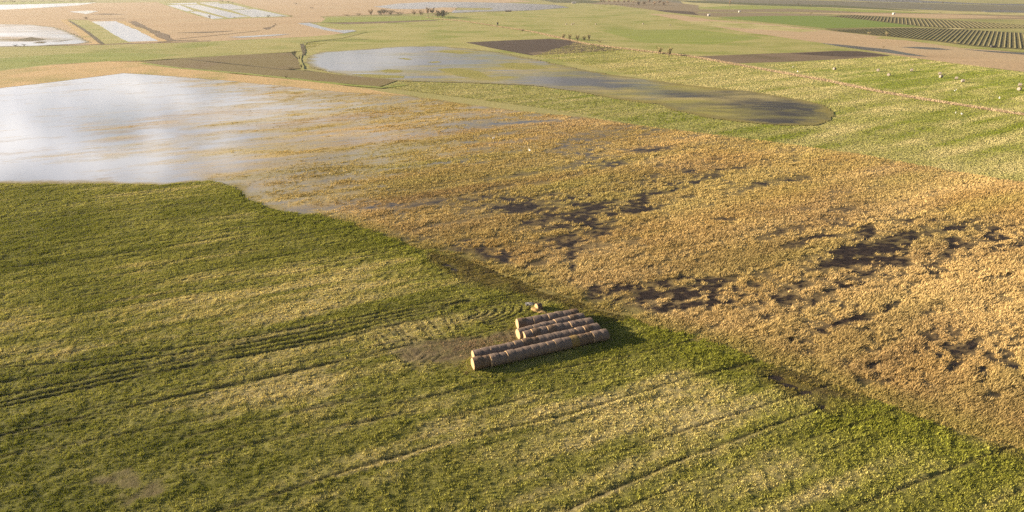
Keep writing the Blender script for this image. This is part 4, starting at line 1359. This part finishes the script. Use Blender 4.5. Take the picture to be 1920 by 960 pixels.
for i, ((px, py), lab) in enumerate([((1061.7, 46.8), 'leftmost bale of the far central pasture'), ((1072, 47.2), 'front bale of the touching pair on the far pasture'), ((1075.5, 45.6), 'rear bale of the touching pair on the far pasture'),
                                     ((1117, 46.6), 'third bale along the far central pasture'), ((1205.5, 46), 'bale far right on the central pasture'), ((1256, 48.4), 'faint rightmost bale of the central pasture')]):
    p = at(px, py)
    o = place(far_protos, far_used, i % 2, (*p, .28), R(random.uniform(-40, 60)))
    tag(o, 'small round straw bale, ' + lab, 'hay bale', 'tiny bales on the far central pasture')

# ------------------------------------------------------------------ shrubs and bare trees
M_twig = mat_plain('twig_mat', (0.17, 0.125, 0.085), (0.27, 0.20, 0.135), .5, .95, 0)
M_twigpale = mat_plain('pale_twig_mat', (0.34, 0.25, 0.16), (0.44, 0.33, 0.21), .5, .95, 0)
M_leafdk = mat_plain('dark_leaf_mat', (0.035, 0.045, 0.022), (0.075, 0.075, 0.035), .8, .9, 0)
M_leafbr = mat_plain('brown_leaf_mat', (0.12, 0.095, 0.05), (0.19, 0.15, 0.08), .8, .9, 0)
M_leafgr = mat_plain('willow_leaf_mat', (0.28, 0.25, 0.11), (0.37, 0.32, 0.15), .8, .9, 0)
M_bark = mat_plain('bark_mat', (0.12, 0.09, 0.06), (0.19, 0.145, 0.10), .4, .95, 0)


def trunk_bm(bm_, base, tip, r0_, r1_, n=5):
    d = Vector(tip) - Vector(base)
    u = d.orthogonal().normalized()
    v = d.cross(u).normalized()
    ra, rb = [], []
    for i in range(n):
        a = 2 * math.pi * i / n
        w_ = u * math.cos(a) + v * math.sin(a)
        ra.append(bm_.verts.new(Vector(base) + w_ * r0_))
        rb.append(bm_.verts.new(Vector(tip) + w_ * r1_))
    for i in range(n):
        bm_.faces.new((ra[i], ra[(i + 1) % n], rb[(i + 1) % n], rb[i]))


def shrub(name, px, py, hpx, wpx, crown_mat, label, cat, bare=False, group=None, dens=1.0, seed=None):
    """trunk and limbs plus a crown of leaf or twig clumps, height and width read from the photo in pixels"""
    s = px_m(py)
    h, wd = hpx / s, wpx / s
    rr = random.Random(seed if seed is not None else int(px * 7 + py * 13))
    p = at(px, py)
    root = empty(name, (p[0], p[1], .1))
    tb = bmesh.new()
    nst = 1 if (name == 'bare_tree' and h > 12) else 5
    tops = []
    for k in range(nst):
        a = rr.random() * 6.28
        bx, by = math.cos(a) * wd * .12 * (nst > 1), math.sin(a) * wd * .12 * (nst > 1)
        m_ = (bx + rr.uniform(-.05, .05) * wd, by + rr.uniform(-.05, .05) * wd, h * (.4 if nst == 1 else .14))
        trunk_bm(tb, (bx, by, -.3), m_, .03 * h, .02 * h)
        for j in range(5):
            a = rr.random() * 6.28
            e = (m_[0] + math.cos(a) * wd * .28, m_[1] + math.sin(a) * wd * .30, h * rr.uniform(.5, .9))
            trunk_bm(tb, m_, e, .018 * h, .006 * h, 4)
            tops.append((m_, e))
    mesh_bm('trunk', tb, M_bark, root)
    cb_v = []
    n = int((260 if not bare else 240) * dens)
    lump = [(rr.gauss(0, .24) * wd, rr.gauss(0, .24) * wd, h * rr.uniform(.38, .82), rr.uniform(.13, .26)) for _ in range(9)]
    for i in range(n):
        if bare:
            m_, e = rr.choice(tops)
            t_ = rr.uniform(.2, 1)
            b0 = Vector(m_).lerp(Vector(e), t_)
            tip = b0 + Vector((rr.gauss(0, .12) * wd, rr.gauss(0, .12) * wd, rr.uniform(.05, .30) * h))
            if tip.z > h:
                tip.z = h * rr.uniform(.85, 1)
            side = (tip - b0).orthogonal().normalized()
            side.rotate(Euler((rr.random() * 6, rr.random() * 6, rr.random() * 6)))
            side *= .018 * h
            cb_v += [b0 - side, b0 + side, tip]
        else:
            lx, ly, lz, lr = rr.choice(lump)
            dv = Vector((rr.gauss(0, 1), rr.gauss(0, 1), rr.gauss(0, 1))).normalized() * lr * rr.uniform(.5, 1.15)
            c0 = Vector((lx + dv.x * wd, ly + dv.y * wd, lz + dv.z * h * .9))
            c0.z = min(max(c0.z, .08 * h), h)
            sz = rr.uniform(.05, .11) * min(h, wd)
            for _ in range(3):
                cb_v.append(c0 + Vector((rr.uniform(-1, 1), rr.uniform(-1, 1), rr.uniform(-1, 1))) * sz)
    V_ = np.array([v[:] for v in cb_v])
    mesh_np('crown', V_, np.arange(len(V_)).reshape(-1, 3), crown_mat, parent=root)
    return tag(root, label, cat, group)


G1 = 'bushes behind the narrow brown strip'
shrub('bush', 672, 29.5, 5, 16, M_leafbr, 'low brown bush left of the dark bush clump', 'bush', group=G1)
shrub('bush', 650, 30, 4, 18, M_twigpale, 'low pale bush at the far left of the dark clump', 'bush', True, G1)
shrub('bare_tree', 696, 28.5, 11, 14, M_twigpale, 'pale bare shrub at the left of the dark bush clump', 'shrub', True, G1, 1.5)
shrub('bush', 713, 28.5, 9, 18, M_leafdk, 'dark dense bush, left half of the clump', 'bush', group=G1, dens=1.6)
shrub('bush', 731, 28.2, 8.5, 18, M_leafdk, 'dark dense bush, middle of the clump', 'bush', group=G1, dens=1.6)
shrub('bush', 750, 28, 6, 20, M_leafdk, 'low dark bush, right end of the left clump', 'bush', group=G1)
shrub('bare_tree', 722, 27.5, 12, 18, M_leafbr, 'brown thin crowned tree above the dark bush clump', 'tree', True, G1)
shrub('bare_tree', 776, 28, 9, 14, M_twigpale, 'pale bare shrub between the two dark clumps', 'shrub', True, G1)
shrub('bare_tree', 790, 28.5, 10, 14, M_twigpale, 'second pale bare shrub left of the tall bare tree', 'shrub', True, G1)
shrub('bare_tree', 803, 34, 20, 10, M_twigpale, 'tallest pale bare tree in front of the right clump', 'tree', True, G1, 1.5)
shrub('bare_tree', 811, 31.5, 17, 14, M_twig, 'brown bare tree just right of the tallest pale tree', 'tree', True, G1, 1.8)
shrub('bush', 831, 33.5, 14, 20, M_leafdk, 'dark round bush at the right end of the hedge clump', 'bush', group=G1, dens=2)
shrub('bush', 822, 32.5, 13, 14, M_leafbr, 'brown bush beside the dark round bush', 'bush', group=G1, dens=1.5)
G2 = 'bare shrubs along the reed ditch'
for (px, py, hh, ww, lab) in ((1056, 72.5, 14, 11, 'grey green bare shrub at the left end of the ditch shrubs'), (1068, 74.5, 14, 11, 'bare shrub second from left along the ditch'), (1083, 76, 15, 14, 'bare shrub in the middle of the ditch group'), (1095, 76, 12, 9, 'smaller bare shrub right of the middle ditch group'), (1104, 75.5, 16, 8, 'upright bare shrub at the right of the ditch group'), (1124, 80, 6, 16, 'low bare shrub at the right of the ditch group')):
    shrub('shrub', px, py, hh * .8, ww * 1.15, M_leafgr, lab, 'shrub', True, G2, .9)
shrub('shrub', 1236, 101, 14, 18, M_leafgr, 'thin bare shrub, left of two beyond the dark soil field', 'shrub', True, G2, 1.2)
shrub('shrub', 1254, 105, 18, 13, M_leafgr, 'taller bare shrub, right of two beyond the dark soil field', 'shrub', True, G2, 1.4)
shrub('shrub', 979, 59.5, 5, 9, M_leafbr, 'small round shrub on the reed ditch above the soil field', 'shrub', group=G2)
G3 = 'bare trees in the far row'
for i in range(15):
    px = 1124 + i * 9.2 + random.uniform(-2, 2)
    py = 8.5 + i * .15
    side = 'left end' if i == 0 else 'right end' if i == 14 else ORD[i] + ' from the left'
    shrub('bare_tree', px, py, random.uniform(8, 12), random.uniform(9, 13), random.choice((M_twig, M_twigpale, M_leafbr)), 'bare brown tree, ' + side + ' of the far tree row', 'tree', True, G3, .8)
for i in range(12):
    px = 1135 + i * 10.2
    side = 'left end' if i == 0 else 'right end' if i == 11 else ORD[i] + ' from the left'
    shrub('bush', px, 9.6 + i * .12, 3.0, 11, M_leafdk, 'low dark bush, ' + side + ' under the far tree row', 'bush', False, 'dark bushes under the far tree row', .5)
for (px, py, hh, ww, m, lab) in (
        (162, 36.5, 5, 7, M_leafbr, 'small brown bush at the far end of the narrow green field'), (30, 87, 4.5, 12, M_leafdk, 'dark bush on the bank of the left edge pond'), (46, 86.2, 4, 9, M_leafbr, 'brown bush right of the dark pond bank bush'),
        (393, 34, 6, 7, M_twigpale, 'pale bush between two of the rectangular ponds'), (440, 33.6, 2.5, 6, M_leafdk, 'tiny dark bush at the near edge of the middle pond'), (503, 32.4, 4.5, 7, M_leafdk, 'dark bush at the near edge of the widest pond'),
        (483, 32.6, 2.4, 6, M_leafdk, 'tiny dark bush left of the pond edge bush'), (530, 31.8, 2.6, 10, M_leafdk, 'low dark bush near the right pond corner'), (545, 32, 3.5, 10, M_leafdk, 'low dark bush at the right corner of the ponds'),
        (417, 3.4, 3, 10, M_leafdk, 'dark bush on the bank behind the pond group'), (428, 5.4, 3.4, 6, M_leafbr, 'brown bush right of the bank behind the ponds'), (436, 6, 2.6, 5, M_leafbr, 'second brown bush right of the pond bank'),
        (556, 8.5, 3.4, 9, M_leafdk, 'dark bush on the tan reed flat, farther left'), (585, 16.2, 3.6, 11, M_leafdk, 'dark bush on the tan reed flat, nearer right'), (537, 147, 5, 8, M_leafbr, 'small brown bush on the lower olive fallow'),
        (553, 104, 9, 11, M_leafdk, 'dark bush at the corner of the olive fallow'), (546, 129.5, 4, 14, M_leafdk, 'low dark bush on the ditch of the olive fallow'), (565, 128, 8, 6, M_leafgr, 'yellow green willow left of the middle flood pond'),
        (562, 112, 8, 3, M_twigpale, 'pale reed clump beside the dark corner bush'), (1497, 9.6, 4, 7, M_leafdk, 'dark round tree on the far marsh, leftmost'), (1521, 9.8, 3, 9, M_leafdk, 'dark low tree on the far marsh, second from left'),
        (1580, 6, 2.6, 5, M_leafdk, 'small dark tree below the far lake, left'), (1627, 6.5, 3.2, 7, M_leafdk, 'dark tree below the far lake, middle'), (1663, 9, 2.6, 6, M_leafdk, 'small dark tree on the far grey marsh'),
        (1702, 4.5, 2.5, 4, M_leafdk, 'tiny dark tree at the lake shore, left'), (1767, 7, 3.4, 5, M_leafdk, 'dark tree at the lake shore, right'), (1763, 25, 2.4, 8, M_leafdk, 'small dark bush above the pale fallow strip'),
        (1875, 32, 3.5, 34, M_leafbr, 'wide brown bush at the far right strips'), (1629, 66.5, 7, 5, M_leafgr, 'pale small tree at the near edge of the vine rows, left'), (1662, 68.5, 9, 6, M_leafgr, 'pale small tree at the near edge of the vine rows, right'),
        (1789, 82.5, 5, 8, M_leafgr, 'green bush at the near edge of the vine rows'), (1656, 90, 4, 5, M_leafbr, 'small dark shrub on the tan fallow'), (1520, 26, 3, 7, M_leafbr, 'brown shrub beyond the bright crop field'), (1368, 12, 13, 4, M_twigpale, 'tall thin pale tree at the top right'),
        (1488, 9.8, 3, 4, M_leafdk, 'tiny dark tree left of the far marsh trees'), (1066, 3.6, 3, 7, M_leafdk, 'dark bush left of the white shed')):
    shrub('bush', px, py, hh, ww, m, lab, 'bush', m is M_twigpale, None, .7)
for i in range(11):
    side = 'left end' if i == 0 else 'right end' if i == 10 else ORD[i] + ' from the left'
    shrub('bush', -10 + i * 18, 4.4 - i * .12, random.uniform(3, 4.5), 19, random.choice((M_leafdk, M_leafgr, M_leafdk)), 'dark bush, ' + side + ' on the top left dike', 'bush', False, 'bushes on the top left dike', .6)

# ------------------------------------------------------------------ vine rows
M_vine = mat_plain('vine_mat', (0.15, 0.135, 0.060), (0.21, 0.185, 0.084), 1.4, .95, .4)
M_vine2 = mat_plain('vine_far_mat', (0.135, 0.118, 0.056), (0.18, 0.156, 0.074), 1.4, .95, .4)


def ordinal(n):
    u = {1: 'first', 2: 'second', 3: 'third', 4: 'fourth', 5: 'fifth', 6: 'sixth', 7: 'seventh', 8: 'eighth', 9: 'ninth'}
    if n < 19:
        return ORD[n - 1]
    if n == 19:
        return 'nineteenth'
    tens = {2: 'twent', 3: 'thirt', 4: 'fort', 5: 'fift', 6: 'sixt', 7: 'sevent', 8: 'eight', 9: 'ninet'}
    if n < 100:
        t_, r_ = divmod(n, 10)
        return tens[t_] + ('ieth' if r_ == 0 else 'y ' + u[r_])
    return 'hundred ' + ordinal(n - 100) if n > 100 else 'hundredth'


def vine_block(poly_px, dpx, spacing, mat, hgt, wid, block, group):
    poly = pts(poly_px)
    d = np.array(at(*dpx[1])) - np.array(at(*dpx[0]))
    d /= np.hypot(*d)
    nrm = np.array((d[1], -d[0]))
    if nrm[0] < 0:
        nrm = -nrm
    pr = poly @ nrm
    spans = []
    for c in np.arange(pr.min() + spacing / 2, pr.max(), spacing):
        ts = []
        n = len(poly)
        for i in range(n):
            a, b = poly[i], poly[(i + 1) % n]
            fa, fb = a @ nrm - c, b @ nrm - c
            if fa * fb < 0:
                ts.append((a + (b - a) * fa / (fa - fb)) @ d)
        ts.sort()
        if len(ts) >= 2 and ts[-1] - ts[0] > 8:
            spans.append((c, ts[0], ts[-1]))
    for i, (c, t0, t1) in enumerate(spans):
        o0 = nrm * c + d * t0
        Lr = t1 - t0
        k = max(3, int(Lr / 3.2))
        t_ = np.linspace(0, Lr, k + 1)
        hh = hgt * (.7 + .5 * hash2(np.arange(k + 1), np.full(k + 1, i), 5))
        ww = wid * (.7 + .6 * hash2(np.arange(k + 1), np.full(k + 1, i), 6))
        ctr = d[None] * t_[:, None]
        sd = nrm[None]
        R0 = np.c_[ctr - sd * ww[:, None] * .5, np.zeros(k + 1)]
        R1 = np.c_[ctr - sd * ww[:, None] * .4, hh * .8]
        R2 = np.c_[ctr + sd * (hash2(np.arange(k + 1), np.full(k + 1, i), 8) - .5)[:, None] * .4, hh]
        R3 = np.c_[ctr + sd * ww[:, None] * .4, hh * .8]
        R4 = np.c_[ctr + sd * ww[:, None] * .5, np.zeros(k + 1)]
        V_ = np.concatenate([R0, R1, R2, R3, R4])
        m_ = k + 1
        j = np.arange(k)
        Q = np.concatenate([np.stack([j + a * m_, j + 1 + a * m_, j + 1 + (a + 1) * m_, j + (a + 1) * m_], 1) for a in range(4)])
        o = mesh_np('vine_row', V_, Q, mat)
        o.location = (o0[0], o0[1], .12)
        tag(o, 'trellised vine row, ' + ordinal(i + 1) + ' from the left in the ' + block, 'vine row', group)


vine_block([(1560, 57.5), (1640, 54), (1700, 52.5), (1790, 55), (1920, 62.5), (2050, 71), (2050, 103), (1920, 92), (1830, 86), (1750, 76), (1650, 66)], ((1850, 83), (1857, 66)), 3.6, M_vine, .36, 1.3, 'nearer vineyard block', 'vine rows of the nearer block')
vine_block([(1560, 30.5), (1600, 29), (1760, 37.5), (1920, 48), (2000, 52), (2000, 56), (1920, 52.5), (1790, 52.5), (1725, 49), (1620, 36.5)], ((1760, 50), (1748, 37)), 4.6, M_vine2, .36, 1.5, 'farther vineyard block', 'vine rows of the farther block')

# ------------------------------------------------------------------ small far buildings, birds
M_white = mat_plain('white_wall_mat', (0.42, 0.39, 0.36), (0.52, 0.48, 0.45), 1, .8, .1)
M_roofg = mat_plain('grey_roof_mat', (0.30, 0.28, 0.27), (0.38, 0.35, 0.33), 1, .8, .1)
M_darkw = mat_plain('dark_board_mat', (0.05, 0.045, 0.045), (0.09, 0.08, 0.075), .6, .8, .2)


def box_bm(bm_, c, s):
    r_ = bmesh.ops.create_cube(bm_, size=1, matrix=Matrix.Translation(c) @ Matrix.Diagonal((*s, 1)))
    return r_


def hut(name, px, py, w_, d_, h_, wall, roof, label, cat, rz=0.0):
    p = at(px, py)
    root = empty(name, (*p, .1), rz)
    b = bmesh.new()
    box_bm(b, (0, 0, h_ / 2), (w_, d_, h_))
    wl = mesh_bm('wall', b, wall, root)
    b = bmesh.new()
    o_ = .25
    v = [b.verts.new(q) for q in ((-w_ / 2 - o_, -d_ / 2 - o_, h_ + .01), (w_ / 2 + o_, -d_ / 2 - o_, h_ + .01), (w_ / 2 + o_, d_ / 2 + o_, h_ + .01), (-w_ / 2 - o_, d_ / 2 + o_, h_ + .01), (-w_ / 2 - o_, 0, h_ + d_ * .3), (w_ / 2 + o_, 0, h_ + d_ * .3))]
    for f in ((0, 1, 5, 4), (2, 3, 4, 5), (0, 4, 3), (1, 2, 5), (3, 2, 1, 0)):
        b.faces.new([v[i] for i in f])
    mesh_bm('roof', b, roof, root)
    b = bmesh.new()
    box_bm(b, (0, -d_ / 2 - .03, h_ * .36), (min(1.0, w_ * .3), .05, h_ * .7))
    mesh_bm('door', b, M_darkw, root)
    return tag(root, label, cat)


hut('white_shed', 1076, 6.6, 11, 5, 3, M_white, M_roofg, 'low white shed at the top edge near the dark field', 'shed')
hut('white_hut', 1675.5, 27.4, 3.2, 3, 2.4, M_white, M_white, 'tiny white hut standing in the far tan fallow strip', 'hut')
hut('dark_shed', 953, 22, 12, 4, 2.2, M_darkw, M_roofg, 'long dark shed beside the far pale flood water', 'shed')
hut('field_hut', 1329, 30, 3.4, 3, 2.4, M_white, M_white, 'small pale hut at the tip of the bright crop field', 'hut')
hut('field_hut', 1386.5, 23.2, 3.0, 3, 2.4, M_white, M_roofg, 'small pale hut among the far brown strips', 'hut')

# dark trailer by the vine rows
p = at(1862, 90)
tr = empty('farm_trailer', (*p, .1), R(-8))
b = bmesh.new()
box_bm(b, (0, 0, 1.25), (4.2, 2.0, 1.1))
bmesh.ops.bevel(b, geom=b.edges[:], offset=.06, segments=1)
mesh_bm('trailer_body', b, M_darkw, tr)
for sx in (-1.0, .8):
    for sy in (-1.08, 1.08):
        b = bmesh.new()
        bmesh.ops.create_cone(b, cap_ends=True, segments=14, radius1=.45, radius2=.45, depth=.22, matrix=Matrix.Translation((sx, sy, .45)) @ Matrix.Rotation(R(90), 4, 'X'))
        mesh_bm('wheel', b, M_darkw, tr)
b = bmesh.new()
trunk_bm(b, (2.1, 0, .8), (3.4, 0, .5), .06, .06, 6)
mesh_bm('drawbar', b, M_darkw, tr)
tag(tr, 'dark farm trailer parked at the near edge of the vine rows', 'trailer')

# raised hide on the ditch
p = at(933, 50)
hd = empty('hunting_stand', (*p, .1), R(12))
b = bmesh.new()
box_bm(b, (0, 0, 3.4), (1.7, 1.7, 2.0))
mesh_bm('cabin', b, M_darkw, hd)
b = bmesh.new()
v = [b.verts.new(q) for q in ((-1, -1, 4.41), (1, -1, 4.41), (1, 1, 4.41), (-1, 1, 4.41), (-1, 0, 4.9), (1, 0, 4.9))]
for f in ((0, 1, 5, 4), (2, 3, 4, 5), (0, 4, 3), (1, 2, 5), (3, 2, 1, 0)):
    b.faces.new([v[i] for i in f])
mesh_bm('roof', b, M_darkw, hd)
for sx in (-.75, .75):
    for sy in (-.75, .75):
        b = bmesh.new()
        trunk_bm(b, (sx * 1.25, sy * 1.25, -.2), (sx, sy, 2.41), .07, .07, 6)
        mesh_bm('leg', b, M_bark, hd)
b = bmesh.new()
for sx in (-.25, .25):
    trunk_bm(b, (sx, -1.6, 0), (sx, -.9, 2.4), .04, .04, 4)
for k in range(6):
    t_ = (k + 1) / 7
    trunk_bm(b, (-.25, -1.6 + .7 * t_, 2.4 * t_), (.25, -1.6 + .7 * t_, 2.4 * t_), .03, .03, 4)
mesh_bm('ladder', b, M_bark, hd)
tag(hd, 'dark raised hunting stand on legs beside the reed ditch', 'hunting stand')

# white wading birds and gulls
M_bird = mat_plain('white_feather_mat', (0.75, 0.73, 0.70), (0.82, 0.80, 0.78), .2, .7, 0)
M_beak = mat_plain('beak_mat', (0.45, 0.22, 0.05), (0.5, 0.26, 0.07), .1, .6, 0)
M_legs = mat_plain('bird_leg_mat', (0.06, 0.05, 0.04), (0.09, 0.07, 0.05), .1, .7, 0)


def bird(px, py, label, rz, scale=1.0, z=.25):
    """one continuous white body with curved neck and head; wings, beak and legs as children"""
    p = at(px, py)
    chain = [((-.42, 0, .52), .03), ((-.28, 0, .56), .10), ((-.05, 0, .60), .17), ((.16, 0, .63), .145), ((.27, 0, .72), .07), ((.33, 0, .88), .045), ((.29, 0, 1.03), .04), ((.31, 0, 1.14), .045), ((.37, 0, 1.17), .055), ((.44, 0, 1.15), .025)]
    bm_ = bmesh.new()
    n = 10
    prev = None
    for i, (c, r_) in enumerate(chain):
        a = Vector(chain[max(i - 1, 0)][0])
        e = Vector(chain[min(i + 1, len(chain) - 1)][0])
        d = (e - a).normalized()
        u = Vector((0, 1, 0))
        v = d.cross(u).normalized()
        ring_ = [bm_.verts.new(Vector(c) + (u * math.cos(t) + v * math.sin(t)) * r_) for t in [2 * math.pi * j / n for j in range(n)]]
        if prev:
            for j in range(n):
                bm_.faces.new((prev[j], prev[(j + 1) % n], ring_[(j + 1) % n], ring_[j]))
        else:
            bm_.faces.new(ring_[::-1])
        prev = ring_
    bm_.faces.new(prev)
    bmesh.ops.recalc_face_normals(bm_, faces=bm_.faces)
    o = mesh_bm('white_bird', bm_, M_bird, smooth=True)
    o.location = (*p, z)
    o.rotation_euler = (0, 0, rz)
    o.scale = (scale,) * 3
    for s_ in (-1, 1):
        b_ = bmesh.new()
        bmesh.ops.create_icosphere(b_, subdivisions=2, radius=1, matrix=Matrix.Translation((-.13, s_ * .15, .62)) @ Matrix.Rotation(R(8), 4, 'Y') @ Matrix.Diagonal((.30, .045, .12, 1)))
        mesh_bm('wing', b_, M_bird, o, smooth=True)
        b_ = bmesh.new()
        trunk_bm(b_, (.0, s_ * .06, -.12), (-.02, s_ * .06, .48), .016, .02, 5)
        mesh_bm('leg', b_, M_legs, o)
    b_ = bmesh.new()
    trunk_bm(b_, (.45, 0, 1.15), (.62, 0, 1.12), .02, .004, 5)
    mesh_bm('beak', b_, M_beak, o)
    return tag(o, label, 'bird', 'white birds resting on the wet fields')


bird(926, 264, 'white wading bird in the reeds, left of two in the marsh', .4, 1.15)
bird(993, 287, 'white wading bird in the reeds, right of two in the marsh', 2.4, 1.1)
bird(1790, 173.5, 'white bird on the right meadow below the slanting pair of bales', .2, 1.2)
bird(1872.5, 188, 'white bird on the right meadow below the edge bales', 1.2, 1.2)
bird(1802, 218, 'white bird on the grass on the near side of the reed ditch', 2.9, 1.1)
bird(1790.5, 215.4, 'white bird left of another just below the reed ditch', .9, .9)
bird(1486, 128, 'faint white bird near the left end of the right meadow', 0.5, 1.1)
bird(1495, 137, 'faint white bird beside the reed ditch, left of the bales', 1.9, 1.1)

# ------------------------------------------------------------------ air
hz = bmesh.new()
bmesh.ops.create_cube(hz, size=1, matrix=Matrix.Translation((0, 5200, 62)) @ Matrix.Diagonal((19000, 16000, 130, 1)))
hm = bpy.data.materials.new('haze_mat')
hm.use_nodes = True
t = NT(hm.node_tree)
pv = t.n('ShaderNodeVolumePrincipled')
pv.inputs['Color'].default_value = (0.92, 0.93, 0.97, 1)
pv.inputs['Density'].default_value = 0.00006
pv.inputs['Anisotropy'].default_value = 0.3
t.l(pv.outputs[0], t.n('ShaderNodeOutputMaterial').inputs['Volume'])
tag(mesh_bm('haze', hz, hm), 'thin pale haze lying over the whole plain', 'haze', kind='stuff')
print('layers', LAYER[0], 'objects', len(bpy.data.objects))
